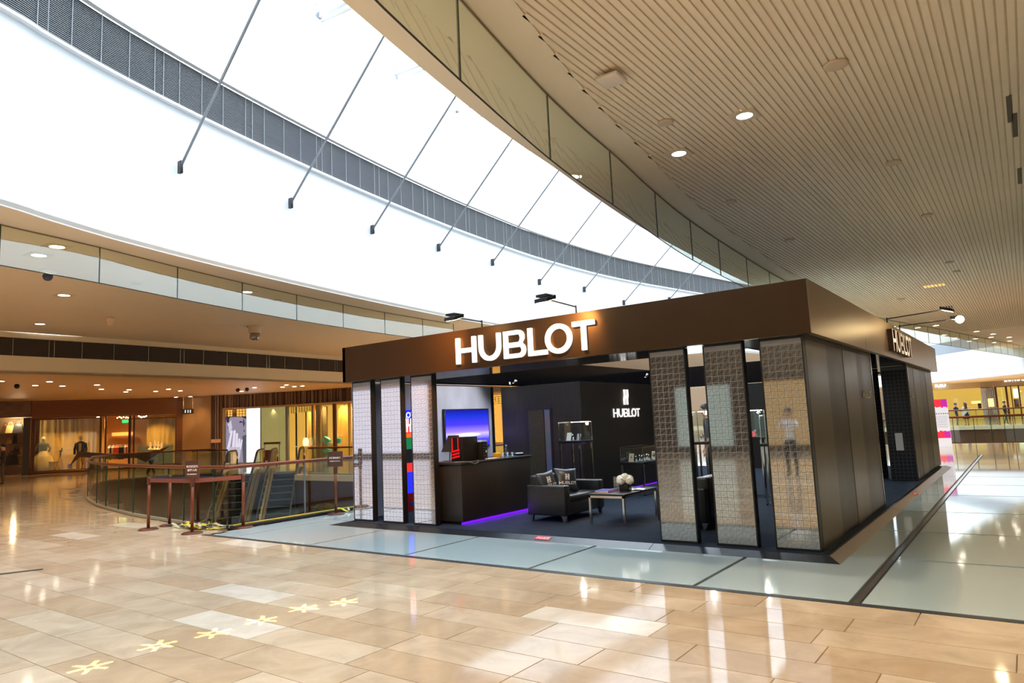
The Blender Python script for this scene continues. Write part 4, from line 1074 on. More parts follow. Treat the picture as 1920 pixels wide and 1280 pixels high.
balustrade('glass_balustrade', 'curved glass balustrade with reddish bronze handrail around the near side of the escalator void', VR, js)
RR = resample([(-11.45,7.0,0),(-11.40,10,0),(-11.35,17.05,0)], .1)
balustrade('glass_balustrade', 'straight glass balustrade running away beside the booth from the pair of rope posts', RR, [0,16,32,48,64,80,len(RR)-1], jmat=M_strip)
def fpt(px,py,z=1.0): q = at(px,py,z); return (q.x,q.y)
a_, b_ = fpt(441,843), fpt(300,850)
e0 = (-28.62,17.1)
RF = resample([(-29.4,16.3,0),(-28.6,17.0,0),(-28.0,17.1,0)], .2)
balustrade('glass_balustrade', 'short far piece of glass balustrade ending at the left escalator', RF, [0,len(RF)//2,len(RF)-1], 1.0)
RF = resample([(-22.5,17.12,0),(-11.3,17.12,0)], .2)
balustrade('glass_balustrade', 'glass balustrade on the far slab edge right of the escalators', RF, [0,8,16,24,32,40,48,len(RF)-1], 1.0)
m = MB(); m.tube([(-11.36,7.05,.05),(-11.32,10,.05),(-11.28,17,.05)], .012, 6)
tag(m.build('barrier_tape', mat('tape_yellow',(.62,.50,.04),.45)), 'long yellow-black barrier tape laid along the foot of the straight balustrade', 'tape')
m = MB(); m.box(-11.38,-11.2,7.0,17.1,0,.045); struct(m,'trim_2',M_black)
# tangled barrier tape on the floor near the posts
M_ty = mat('tape_yellow',(.62,.50,.04),.45); M_tk = mat('tape_black',(.02,.02,.02),.5); M_tw = mat('tape_cream',(.45,.42,.28),.5)
tt = empty('tangled_tape', (-12.1,6.75,0), label='tangled heap of yellow, black and white barrier tape on the floor between the rope posts', cat='tape')
random.seed(3)
def heap(e, cx, cy, w_, d_, n):
    for kk, mt in enumerate((M_ty, M_tk, M_tw)):
        m = MB()
        for i in range(n):
            x = cx+random.uniform(-w_,w_); y = cy+random.uniform(-d_,d_); a = random.uniform(0,PI); z = .012+random.random()*.06; pts = []
            for k in range(5): pts.append(Vector((x,y,z))); x += math.cos(a)*.11; y += math.sin(a)*.05; a += random.uniform(-.9,.9); z = max(.008, min(.10, z+random.uniform(-.035,.035)))
            tw_ = random.uniform(.015,.03); vs = []
            for p in pts: vs += [p+Vector((0,-tw_,0)), p+Vector((0,tw_,random.uniform(0,.025)))]
            m.add(vs,[[2*i2,2*i2+2,2*i2+3,2*i2+1] for i2 in range(4)])
        m.build('tape_strands', mt, e, fix=False)['kind'] = 'stuff'
heap(tt, -12.1, 6.75, .55, .14, 16)
t2 = empty('tangled_tape', (-11.0,9.7,0), label='small heap of barrier tape behind the leftmost booth pillar', cat='tape')
heap(t2, -10.75, 9.5, .25, .2, 8)
wp = at(425,993); m = MB(); 
# rope posts
def post_parts(x,y,z1,label,group='red bronze barrier posts'):
    e = empty('barrier_post', (x,y,0), label=label, cat='barrier post', group=group)
    m = MB(); m.lathe([(.17,0),(.17,.012),(.14,.028),(.035,.035)],(x,y,0),24); m.build('base', M_dkcopper, e)
    m = MB(); m.lathe([(.027,.03),(.027,z1)],(x,y,0),14); m.build('pole', M_copper, e)
    m = MB(); m.lathe([(.035,z1-.12),(.035,z1),(.028,z1+.01)],(x,y,0),14); m.build('belt_head', M_dkcopper, e)
    return e
p1 = at(278,993); p3 = at(360,1000); p4 = at(456,989); p5 = at(630,964); p2 = Vector((-13.0,6.78,0))
post_parts(p1.x,p1.y,.92,'leftmost red bronze barrier post, no sign on it')
post_parts(p2.x,p2.y,.92,'red bronze barrier post just behind the one with the left sign')
post_parts(p3.x,p3.y,.90,'red bronze barrier post that carries the left brown sign')
post_parts(p4.x,p4.y,.92,'red bronze barrier post in front of the left escalator')
post_parts(p5.x,p5.y,.90,'red bronze barrier post that carries the sign nearest the booth')
M_belt = mat('belt_red',(.20,.05,.03),.6); M_beltd = mat('belt_navy',(.02,.022,.04),.6)
def belt(a,b,mt,label,sag=.0,z=.87):
    m = MB(); d = Vector((b.x-a.x,b.y-a.y)).normalized(); n_ = Vector((-d.y,d.x))*.004; N = 8
    for sgn in (1,):
        vs = []
        for i in range(N+1):
            t = i/N; x=a.x+(b.x-a.x)*t; y=a.y+(b.y-a.y)*t; zz = z-sag*4*t*(1-t)
            vs += [(x+n_.x,y+n_.y,zz-.035),(x+n_.x,y+n_.y,zz+.035),(x-n_.x,y-n_.y,zz-.035),(x-n_.x,y-n_.y,zz+.035)]
        fs = []
        for i in range(N):
            o=4*i; fs += [[o,o+4,o+5,o+1],[o+2,o+3,o+7,o+6],[o+1,o+5,o+7,o+3],[o,o+2,o+6,o+4]]
        m.add(vs,fs)
    tag(m.build('queue_belt', mt), label, 'belt', 'barrier belts')
belt(p1,p3,M_belt,'reddish belt from the leftmost post to the signed post')
belt(p1,p2,M_beltd,'dark belt between the leftmost post and the post behind',z=.89)
belt(p3,p4,M_belt,'reddish belt from the left sign post toward the escalators')
belt(p2,p4,M_beltd,'dark belt from the rear post to the post by the escalators',z=.86)
def stand_sign(p, w_, h_, z0, lines, label, yaw):
    e = empty('notice_board', (p.x,p.y,z0), label=label, cat='sign', group='brown notice boards')
    u = Vector((math.cos(yaw),math.sin(yaw),0)); M = frame(Vector((p.x,p.y,z0+h_/2)), u, (0,0,1))
    m = MB(); m.fill([[(-w_/2,-h_/2),(w_/2,-h_/2),(w_/2,h_/2),(-w_/2,h_/2)]], lambda a,b,d: tuple(M@Vector((a,b,d))), -.012, .012); m.build('board', mat('board_brown',(.085,.035,.025),.45), e)
    m = MB(); f_=.012
    for lp in ([(-w_/2,-h_/2),(w_/2,-h_/2),(w_/2,-h_/2+f_),(-w_/2,-h_/2+f_)],[(-w_/2,h_/2-f_),(w_/2,h_/2-f_),(w_/2,h_/2),(-w_/2,h_/2)],[(-w_/2,-h_/2),(-w_/2+f_,-h_/2),(-w_/2+f_,h_/2),(-w_/2,h_/2)],[(w_/2-f_,-h_/2),(w_/2,-h_/2),(w_/2,h_/2),(w_/2-f_,h_/2)]):
        m.fill([lp], lambda a,b,d: tuple(M@Vector((a,b,d))), .010,.018)
    m.build('frame', M_copper, e)
    for s_, sz, v in lines:
        text_mesh('lettering', s_, sz, mat('sign_text',(.80,.62,.52),.5,emit=(.8,.6,.5),es=.15), e, M @ Matrix.Translation((0,v,.0145)), .0008, .0008)
yaw = math.radians(28)
stand_sign(p3, .245, .31, .90, [('非开放区域',.044,.055),('谢绝入内',.044,-.005),('No admittance',.030,-.07)], 'portrait brown sign with two lines of characters, on the left post', yaw)
stand_sign(p5, .31, .29, .915, [('扶梯暂停服务',.040,.02),('Escalator not in use',.026,-.04)], 'squarish brown sign on the post nearest the booth', yaw)

# ================================================================== ESCALATORS
M_goldst = mat('champagne_steel', (.42,.36,.22), .28, metal=.8, noise=.1)
M_esdark = mat('escalator_black', (.015,.018,.016), .45)
M_hand = mat('handrail_black', (.012,.012,.012), .35)
M_nose = mat('step_nose', (.30,.30,.20), .4, metal=.5)
M_esglass = glassmat('escalator_glass', (.55,.62,.45), .18)
def escalator(S, label):
    e = empty('escalator', (S[0],S[1],0), math.radians(48), label, 'escalator', 'escalators')
    hw = .46; xc = 0.0
    for k in range(18):
        y1 = -.15 - k*.40; z = -k*.231
        m = MB(); m.box(xc-hw,xc+hw,y1-.40,y1,z-.24,z-.03); m.box(xc-hw,xc+hw,y1-.42,y1-.385,z-.055,z-.03,1); m.build('step', [M_esdark, M_nose], e, False)
    m = MB(); m.box(xc-hw,xc+hw,-.15,1.2,-.05,.006); m.build('comb_plate', M_strip, e, False)
    for s in (-1,1):
        x0, x1 = (xc+s*hw, xc+s*(hw+.20))
        def prof(P, xa, xb, nm, mt):
            m = MB(); m.fill([P], lambda u,v,d: (d,u,v), xa, xb); return m.build(nm, mt, e, False)
        prof([(1.3,.0),(1.3,.16),(0,.16),(-.4,.10),(-8.4,-4.52),(-8.4,-4.7),(-.4,-.16)], x0, xc+s*(hw+.09), 'inner_deck', M_goldst)
        prof([(1.3,-.25),(1.3,.12),(0,.12),(-.4,.06),(-8.4,-4.56),(-8.4,-4.9),(0,-.5)], xc+s*(hw+.13), xc+s*(hw+.26), 'outer_deck', M_goldst)
        prof([(1.3,.16),(1.55,.45),(1.5,.75),(1.2,.92),(0,.92),(-.5,.84),(-8.4,-3.72),(-8.4,-4.52),(-.4,.10),(0,.16)], xc+s*(hw+.10), xc+s*(hw+.115), 'glass_side', M_esglass)
        xr = xc+s*(hw+.11)
        pts = [(xr,-8.4,-3.69),(xr,-.55,.86),(xr,-.3,.93),(xr,.1,.96),(xr,1.2,.96),(xr,1.42,.90),(xr,1.58,.74),(xr,1.62,.55),(xr,1.52,.36),(xr,1.3,.2)]
        m = MB(); m.tube(pts, .045, 8); m.build('handrail', M_hand, e, False)
        m = MB(); m.tube([(p[0],p[1]-.01 if i>3 else p[1],p[2]-.045) for i,p in enumerate(pts[:8])], .022, 6); m.build('handrail_guide', M_chrome, e, False)
    m = MB(); m.fill([[(-.1,-.3),(-.1,-.9),(-7.3,-5.0),(-8.3,-5.0)]], lambda u,v,d:(d,u,v), xc-hw-.24, xc+hw+.24); m.build('truss', M_goldst, e, False)
escalator((-26.65,17.05), 'left one of the two escalators descending behind the glass balustrade')
escalator((-25.5,18.3), 'right one of the two escalators, nearer the green gift boxes')
sg = empty('floor_sign', (-26.9,20.4,0), label='small two-tier brown sign stand on the landing behind the escalators', cat='sign')
q = at(510,868,0)
c = onp(510,845,*line2((-29,20),(-26,21.2)))
m = MB(); m.box(c.x-.62,c.x+.62,c.y-.03,c.y+.03,1.12,1.22); m.build('top_bar', M_copper, sg)
for s_ in (-.6,.57): m = MB(); m.box(c.x+s_,c.x+s_+.03,c.y-.02,c.y+.02,0,1.12); m.build('post', M_chrome, sg)
m = MB(); m.box(c.x-.62,c.x+.0,c.y-.02,c.y+.02,.35,.85); m.build('panel', M_dkcopper, sg)

# ================================================================== LEFT BOUTIQUE (wood facade)
A1, B1 = Vector((-43.6,14.6)), Vector((-39.9,21.3))
LA = line2(A1, B1); dL = (B1-A1).normalized(); nL = Vector((dL.y,-dL.x))       # toward the camera side
if nL.dot(-A1) < 0: nL = -nL
def LF(px, py=850): q = onp(px, py, *LA); return q
def lpos(px): q = LF(px); return (Vector((q.x,q.y))-A1).dot(dL)
def Lp(s, off=0.0): p = A1 + dL*s + nL*off; return p
def Lz(px, py): return LF(px,py).z
def slab(mb, s0, s1, z0, z1, o0, o1, mi=0):       # box on the left facade line: along s, depth o (positive toward camera)
    a,b,c_,d = Lp(s0,o0),Lp(s1,o0),Lp(s1,o1),Lp(s0,o1)
    return mb.prism([tuple(a),tuple(b),tuple(c_),tuple(d)], z0, z1, mi)
M_lwood = mat('warm_wood_cladding', (.22,.085,.025), .4, noise=.25, nscale=3, stretch=(.4,.4,10))
M_lwood2 = mat('warm_wood_side', (.15,.055,.018), .42, noise=.25, nscale=3, stretch=(.4,.4,10))
M_marb2 = mat('veined_brown_marble', (.20,.13,.08), .2, noise=.45, nscale=2.5, stretch=(1,1,2))
M_curt = mat('gold_curtain', (.62,.40,.13), .6, noise=.3, nscale=2, stretch=(9,9,.2))
M_shopin = mat('shop_interior', (.55,.30,.12), .7, emit=(1,.5,.15), es=.05)
s0, s1, s2, s3 = lpos(57), lpos(345), lpos(62), lpos(178)
zt = Lz(120,783); zb = .10
shopA = empty('wall_boutique', (A1.x,A1.y,0), kind='structure')
def boards(par, s_a, s_b, z_a, z_b, n, mt, o=.05):
    for k in range(n):
        z0_ = z_a+(z_b-z_a)*k/n; z1_ = z_a+(z_b-z_a)*(k+1)/n
        m = MB(); slab(m, s_a, s_b, z0_+.008, z1_, 0, o); m.build('cladding_board', mt, par)
boards(shopA, s0, lpos(330), zt, HC, 14, M_lwood)
boards(shopA, lpos(330), s1, zb, HC, 34, M_lwood2)
boards(shopA, s0, lpos(62), zb, zt, 22, M_lwood2)
m = MB(); slab(m, s0, s1, 0, .10, -.05, .08); m.build('plinth', M_dkcopper, shopA)
m = MB(); slab(m, s0-14, s1+3, 0, HC, -4.1, -4.0); m.build('shop_back_wall', mat('shop_back',(.50,.27,.11),.6), shopA)
m = MB(); slab(m, s0-14, s1+3, -.01, .02, -4.0, 0); m.build('shop_floor', mat('shop_floor',(.35,.22,.12),.2), shopA)
m = MB(); slab(m, s0-14, s1+3, zt+.1, zt+.15, -4.0, -.02); m.build('shop_ceiling', mat('shop_ceiling',(.6,.4,.2),.6), shopA)
# end wall right of it (plain) up to the jeweller
C1 = Vector((-37.2,21.6))
q1 = LF(345); 
m = MB(); m.prism([(q1.x,q1.y),(q1.x+.02,q1.y-.12),(-37.9,22.1),(-37.9,22.3)],0,HC); struct(m,'wall_plain_end', mat('plain_brown',(.40,.24,.11),.5))
# windows
def window(px0, px1, pyt, pyb, nm, glass=True, fr=.05):
    a, b = lpos(px0), lpos(px1); zt_, zb_ = Lz((px0+px1)/2,pyt), max(.12,Lz((px0+px1)/2,pyb))
    w_ = empty(nm, (*Lp(a),0), kind='structure')
    m = MB(); slab(m,a,a+fr,zb_,zt_,-.05,.06); slab(m,b-fr,b,zb_,zt_,-.05,.06); slab(m,a,b,zt_-fr,zt_,-.05,.06); slab(m,a,b,zb_,zb_+fr,-.05,.06); m.build('window_frame', M_dkcopper, w_)
    m = MB(); slab(m,a+fr,b-fr,zb_+fr,zt_-fr,0,.012); m.build('window_pane', M_case, w_)
    return a,b,zb_,zt_
def curtain(s_a,s_b,z_a,z_b,off,label,mt=None,amp=.05):
    m = MB(); N = int((s_b-s_a)/.05); P = []
    for i in range(N+1):
        s_ = s_a+(s_b-s_a)*i/N; P.append(Lp(s_, off+amp*math.sin(i*1.15+math.sin(i*.37)*1.3)))
    wall_strip(m,P,z_a,z_b); o = m.build('curtain', mt or M_curt, fix=False); tag(o,label,'curtain'); return o
a,b,z0w,z1w = window(62,190,784,886,'window_1')
curtain(lpos(63),lpos(192),zb,z1w,-1.5,'gold pleated curtain behind the large left window')
m = MB(); slab(m, lpos(90), lpos(150), .12, 1.35, -1.25,-1.2); tag(m.build('backdrop_panel', mat('tan_panel',(.62,.42,.19),.5)),'low tan backdrop panel behind the mannequins','panel')
window(240,330,783,880,'window_2')
curtain(lpos(272),lpos(332),zb,z1w,-1.2,'gold pleated curtain in the right boutique window')
m = MB(); slab(m, lpos(256), lpos(324), .12, 1.25, -.75,-.7); tag(m.build('backdrop_panel', mat('grey_green_panel',(.30,.33,.28),.4)),'low grey-green panel behind the wedge sculpture','panel')
for k,(pa,pb) in enumerate(((186,190),(196,199),(241,245),(249,252))):
    m = MB(); slab(m,lpos(pa),lpos(pb),.0,zt,-.05,.1); struct(m,'trim_%d'%(3+k),M_dkcopper)
# far interior wall boxes and lit niches
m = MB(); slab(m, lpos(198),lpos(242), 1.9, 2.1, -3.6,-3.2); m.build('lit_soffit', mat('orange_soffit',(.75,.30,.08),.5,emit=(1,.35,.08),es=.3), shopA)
def lightrow(px0,px1,n,zz_,off,seed):
    random.seed(seed)
    m = MB()
    for i in range(n):
        p = Lp(lpos(px0)+(lpos(px1)-lpos(px0))*(i+.5)/n, off+random.uniform(-.5,.5)); m.ball((p.x,p.y,zz_+random.uniform(-.06,.06)),.035,.035,.035,6)
    return m
for px0,px1,n,nm in ((170,182,5,'left'),(210,238,9,'middle'),(252,272,8,'right')):
    e = tag(lightrow(px0,px1,n,zt-.02,-2.2,n).build('shop_lamps', emat('shop_lamp',(1,.72,.35),9)), 'cluster of tiny shop ceiling lamps, '+nm+' cluster of the wooden boutique','lamp'); e['kind']='stuff'
m = MB(); p = Lp(lpos(229),-1.6); m.box(p.x-.12,p.x+.12,p.y-.12,p.y+.12,zt-.35,zt-.18); tag(m.build('exit_sign', emat('exit_green',(.02,.7,.1),2)),'small green emergency exit sign inside the wooden boutique','sign')
p = Lp(lpos(120),-.7)
spot('win_spot', (*Lp(lpos(85),-.5),zt-.05), 110,(1,.58,.18),120,.9,.1,(0,0,-1)); spot('win_spot',(*Lp(lpos(120),-.5),zt-.05),60); spot('win_spot',(*Lp(lpos(155),-.6),zt-.05),60); spot('win_spot',(*Lp(lpos(300),-.5),zt-.05),60); spot('win_spot',(*Lp(lpos(280),-.4),zt-.05),60)
spot('shop_spot', (*Lp(lpos(220),-2.4),zt), 260,(1,.55,.22),140,.9,.1); spot('shop_spot', (*Lp(lpos(200),-1.5),zt), 90)
# mannequins
M_dress = mat('gold_dress',(.62,.42,.16),.5,noise=.2); M_ddark = mat('dark_cloth',(.03,.03,.04),.7); M_blue = mat('blue_jacket',(.04,.08,.16),.6); M_tan = mat('tan_cloth',(.5,.33,.15),.6); M_manq = mat('mannequin_white',(.78,.66,.5),.4)
def mannequin(px, off, label, kind):
    p = Lp(lpos(px),off); x,y = p.x,p.y; z0_ = .15
    e = empty('mannequin',(x,y,z0_),label=label,cat='mannequin')
    if kind == 'lady':
        m = MB(); m.lathe([(.62,0),(.60,.2),(.42,.75),(.22,1.0),(.17,1.08)],(x,y,z0_),26); m.build('skirt',M_dress,e)
        m = MB(); m.lathe([(.17,1.06),(.20,1.2),(.22,1.4),(.18,1.5),(.06,1.55)],(x,y,z0_),20); 
        for s in (-1,1): m.tube([(x+dL.x*s*.2,y+dL.y*s*.2,z0_+1.46),(x+dL.x*s*.33,y+dL.y*s*.33,z0_+1.2),(x+dL.x*s*.3+nL.x*.2,y+dL.y*s*.3+nL.y*.2,z0_+1.05)],.055,8)
        m.build('bodice',M_ddark,e)
        m = MB(); m.lathe([(.05,1.52),(.05,1.62)],(x,y,z0_),12); m.ball((x,y,z0_+1.72),.10,.11,.13); m.build('head',M_manq,e)
    else:
        m = MB()
        for s in (-1,1): m.tube([(x+dL.x*s*.1,y+dL.y*s*.1,z0_),(x+dL.x*s*.1,y+dL.y*s*.1,z0_+.45),(x+dL.x*s*.09,y+dL.y*s*.09,z0_+.88)],.08,10)
        m.build('trousers',M_tan if kind=='man' else M_ddark,e)
        m = MB(); m.lathe([(.17,.82),(.19,1.0),(.23,1.35),(.20,1.46),(.07,1.52)],(x,y,z0_),20)
        for s in (-1,1): m.tube([(x+dL.x*s*.22,y+dL.y*s*.22,z0_+1.42),(x+dL.x*s*.28,y+dL.y*s*.28,z0_+1.1),(x+dL.x*s*.26+nL.x*.08,y+dL.y*s*.26+nL.y*.08,z0_+.84)],.06,8)
        m.build('jacket',M_blue,e)
        m = MB(); m.lathe([(.05,1.5),(.05,1.6)],(x,y,z0_),12); m.ball((x,y,z0_+1.70),.10,.11,.13); m.build('head',M_manq,e)
        m = MB(); m.add([Vector((x,y,z0_+zz_))+Vector((nL.x,nL.y,0))*.235+Vector((dL.x,dL.y,0))*s for s,zz_ in ((-.05,1.0),(.05,1.0),(.07,1.42),(-.07,1.42))],[(0,1,2,3)]); m.build('shirt',M_dress,e)
mannequin(76,-.7,'mannequin in a wide gold skirt and dark top in the left window','lady')
mannequin(153,.45,'mannequin in a blue jacket standing at the right end of the left window','man')
# gold chair and small props in the window
def stool(px, off, label, h=.5, back=True):
    p = Lp(lpos(px),off); e = empty('display_chair',(p.x,p.y,.15),label=label,cat='chair')
    m = MB(); m.bbox(p.x-.24,p.x+.24,p.y-.22,p.y+.22,.15+h-.06,.15+h,.02); m.build('seat',M_dress,e)
    for sx in (-.18,.18):
        for sy in (-.18,.18):
            m = MB(); m.cyl((p.x+sx*1.3,p.y+sy*1.2,.15),(p.x+sx*.7,p.y+sy*.7,.15+h-.05),.022,8); m.build('leg',M_dress,e)
stool(97,-.5,'low gold stool beside the wide gold skirt in the left window')
p = Lp(lpos(111),-.5); e = empty('gold_tripod',(p.x,p.y,.15),label='tall gold tripod stand carrying a dark shoe in the left window',cat='stand')
for k in range(3):
    a = k*2.1; m = MB(); m.cyl((p.x+.25*math.cos(a),p.y+.25*math.sin(a),.15),(p.x,p.y,1.1),.02,8); m.build('leg',M_dress,e)
m = MB(); m.lathe([(.16,0),(.16,.03)],(p.x,p.y,1.1),14); m.build('tray',M_dress,e)
m = MB(); m.bbox(p.x-.12,p.x+.12,p.y-.04,p.y+.04,1.135,1.22,.03); m.cyl((p.x+.1,p.y,1.2),(p.x+.14,p.y,1.34),.035,8); tag(m.build('dark_shoe',M_ddark),'dark high shoe on the gold tripod','shoe')
p = Lp(lpos(130),-.35); m = MB(); m.bbox(p.x-.14,p.x+.14,p.y-.08,p.y+.08,.18,.46,.05); tag(m.build('violet_handbag',mat('violet_bag',(.18,.12,.35),.4)),'small violet handbag low in the left window','handbag')
# clothes racks
random.seed(11)
rk = empty('clothes_rack',(*Lp(lpos(219),-1.0),0),label='clothes rack in the doorway of the wooden boutique',cat='rack')
s_a, s_b = lpos(199), lpos(240)
pa, pb = Lp(s_a,-1.0), Lp(s_b,-1.0)
m = MB(); m.cyl((pa.x,pa.y,1.35),(pb.x,pb.y,1.35),.02,8); m.build('rail',M_chrome,rk)
for q in (pa,pb): m = MB(); m.cyl((q.x,q.y,0),(q.x,q.y,1.35),.02,8); m.build('upright',M_chrome,rk)
cols = [(.75,.70,.6),(.02,.02,.02),(.7,.65,.55),(.75,.08,.03),(.75,.08,.03),(.75,.1,.03),(.02,.02,.05),(.02,.02,.05),(.02,.02,.03),(.7,.6,.45),(.5,.1,.05),(.8,.75,.6)]
for k,c_ in enumerate(cols):
    p = Lp(s_a+(s_b-s_a)*(k+.5)/len(cols),-1.0); m = MB()
    m.add([(p.x+nL.x*u+dL.x*v,p.y+nL.y*u+dL.y*v,z_) for z_,u,v in ((.55,-.2,-.07),(.55,.2,-.07),(.55,.2,.07),(.55,-.2,.07),(1.22,-.2,-.04),(1.22,.2,-.04),(1.22,.2,.04),(1.22,-.2,.04),(1.33,-.03,-.02),(1.33,.03,-.02),(1.33,.03,.02),(1.33,-.03,.02))],[(0,1,5,4),(1,2,6,5),(2,3,7,6),(3,0,4,7),(4,5,9,8),(5,6,10,9),(6,7,11,10),(7,4,8,11),(0,3,2,1)])
    nm = {(.75,.08,.03):'orange-red',(.02,.02,.02):'black',(.02,.02,.05):'navy'}.get(c_, 'light')
    tag(m.build('garment',mat('cloth_%d'%k,c_,.7,noise=.15)), nm+' garment on the doorway rack, '+['first from the left','second from the left','third from the left','fourth from the left','in the middle left','exactly left of centre','right of centre','right of the reds','third from the right of the darks','tan one near the right end','dull red one near the right end','last one at the right end'][k],'garment','garments on the doorway rack')
# shelf display of bags on the far left
m = MB(); slab(m, s0-9, s0-.02, Lz(20,783), HC, -.1,.1); struct(m,'wall_marble_left',M_marb2)
m = MB(); slab(m, lpos(43), s0-.02, 0, Lz(50,783), -.1,.14); struct(m,'wall_pier_left',mat('dark_pier',(.06,.05,.045),.25))
m = MB(); slab(m, s0-9, lpos(41), 0, Lz(20,783), -1.3,-1.25); struct(m,'wall_shelf_back',mat('shelf_back',(.34,.24,.16),.6))
M_shelf = mat('dark_shelf',(.05,.035,.03),.4)
for k,(py,pb_) in enumerate(((811,-10),(831,14),(852,14),(871,-10))):
    zz_ = Lz(25,py); m = MB(); slab(m, lpos(pb_), lpos(38), zz_-.04, zz_, -1.2,-.7)
    tag(m.build('wall_shelf',M_shelf),['top dark shelf of the bag display','second dark shelf of the bag display from the top','third dark shelf of the bag display from the top','lowest dark shelf of the bag display'][k],'shelf')
def bag(px, py, w_, h_, c_, label, cat='handbag'):
    p = Lp(lpos(px),-.9); z_ = Lz(25,py)
    e = empty('handbag',(p.x,p.y,z_),label=label,cat=cat)
    m = MB(); a = Vector((dL.x,dL.y,0)); b = Vector((nL.x,nL.y,0)); P0 = Vector((p.x,p.y,z_))
    m.add([P0+a*s*w_/2*(1 if z==0 else .7)+b*t*.1*(1 if z==0 else .4)+Vector((0,0,z*h_)) for z in (0,1) for s,t in ((-1,-1),(1,-1),(1,1),(-1,1))],[(3,2,1,0),(4,5,6,7),(0,1,5,4),(1,2,6,5),(2,3,7,6),(3,0,4,7)]); mt=mat('bag_%d'%int(px*10),c_,.4); m.build('body',mt,e)
    m = MB(); m.tube([P0+a*w_*.25*math.cos(t)+Vector((0,0,h_+abs(math.sin(t))*h_*.4)) for t in [PI*i/8 for i in range(9)]],.02,6); m.build('handle',mt,e)
bag(10,811,.42,.42,(.65,.50,.20),'gold handbag on the top shelf of the bag display')
bag(25,811,.50,.48,(.03,.03,.035),'black backpack on the top shelf of the bag display','backpack')
bag(1,811,.40,.40,(.12,.06,.03),'brown bag cut by the frame on the top shelf')
bag(20,831,.20,.42,(.02,.02,.02),'small black upright bag on the second shelf')
bag(9,831,.22,.22,(.6,.35,.15),'tan bag on the second shelf beside the small black one')
bag(24,852,.35,.30,(.06,.04,.03),'dark brown bag on the third shelf')
bag(16,871,.62,.50,(.04,.035,.03),'large dark bag on the lowest shelf')
point('shelf_light',(*Lp(lpos(25),-.6),Lz(25,790)), 40,(1,.75,.4),.1)
# wedge-shaped bronze sculpture in front of the boutique
wd_ = empty('wedge_bench', (-36,16.5,0), label='long dark bronze canoe-shaped bench pointing right, in front of the wooden boutique', cat='bench')
L1 = Vector((-35.2,13.2)); L2 = Vector((-33.0,18.6)); lw = line2(L1,L2)
def WP(px,py): q = onp(px,py,*lw); return q
pts = [WP(130,874),WP(146,846),WP(200,850),WP(262,850),WP(316,837),WP(296,850),WP(272,866),WP(255,852+6),WP(200,860),WP(150,856)]
d2 = (L2-L1).normalized(); n2 = Vector((d2.y,-d2.x))
m = MB(); loop = [((Vector((q.x,q.y))-L1).dot(d2), q.z) for q in pts]
m.fill([loop], lambda u,v,d: (L1.x+d2.x*u+n2.x*d, L1.y+d2.y*u+n2.y*d, v), -.35, .35); m.build('hull', mat('hull_bronze',(.05,.028,.015),.35,metal=.3), wd_)
for px in (276,290):
    q = WP(px,862); m = MB(); m.cyl((q.x,q.y,0),(q.x+ (.25 if px<280 else -.2)*d2.x,q.y+(.25 if px<280 else -.2)*d2.y,q.z),.07,8); m.build('leg', mat('hull_bronze',(.05,.028,.015),.35,metal=.3), wd_)
random.seed(5)
lab_g = ['tallest golden bust on the wedge bench','golden figurine at the left of the bench group','small golden figurine at the right end of the bench group','golden figurine second from the right']
for k,px in enumerate((290,282,303,297)):
    q = WP(px,838); h_ = (.45,.36,.34,.40)[k]; m = MB(); m.lathe([(.12,0),(.10,.05),(.04,.10),(.07,.2),(.08,h_*.6),(.03,h_*.75),(.05,h_*.85),(.01,h_)],(q.x+nL.x*.1*k,q.y+nL.y*.1*k,q.z-.12),12)
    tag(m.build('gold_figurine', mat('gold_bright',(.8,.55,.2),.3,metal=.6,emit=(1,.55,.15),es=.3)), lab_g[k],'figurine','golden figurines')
# hanging way sign
hs = empty('hanging_sign',(*at(352,765,3.2)[:2],3.2),label='small dark hanging restroom sign on two rods',cat='sign')
q = LF(352,771); p = Vector((q.x,q.y)) + nL*1.2
q = Vector((p.x,p.y,onp(352,771,*line2(A1+nL*1.2,B1+nL*1.2)).z))
m = MB(); a = Vector((dL.x,dL.y,0))
m.add([q+a*s*.32+Vector((0,0,z))+Vector((nL.x,nL.y,0))*t for t in (-.03,.03) for s,z in ((-1,-.14),(1,-.14),(1,.14),(-1,.14))],[(0,1,2,3),(7,6,5,4),(0,4,5,1),(1,5,6,2),(2,6,7,3),(3,7,4,0)]); m.build('panel',M_black,hs)
for s in (-.22,.26): m = MB(); m.cyl(q+a*s+Vector((0,0,.14)),Vector((q.x+a.x*s,q.y+a.y*s,HC)),.018,6); m.build('hanger_rod',M_manq,hs)
m = MB()
for s in (-.12,.02,.14):
    c = q+a*s+Vector((nL.x,nL.y,0))*.035; m.ball(c+Vector((0,0,.06)),.022,.022,.022,6); m.cyl(c+Vector((0,0,-.08)),c+Vector((0,0,.04)),.022,6)
m.build('pictogram',emat('sign_white',(1,.95,.85),1),hs)

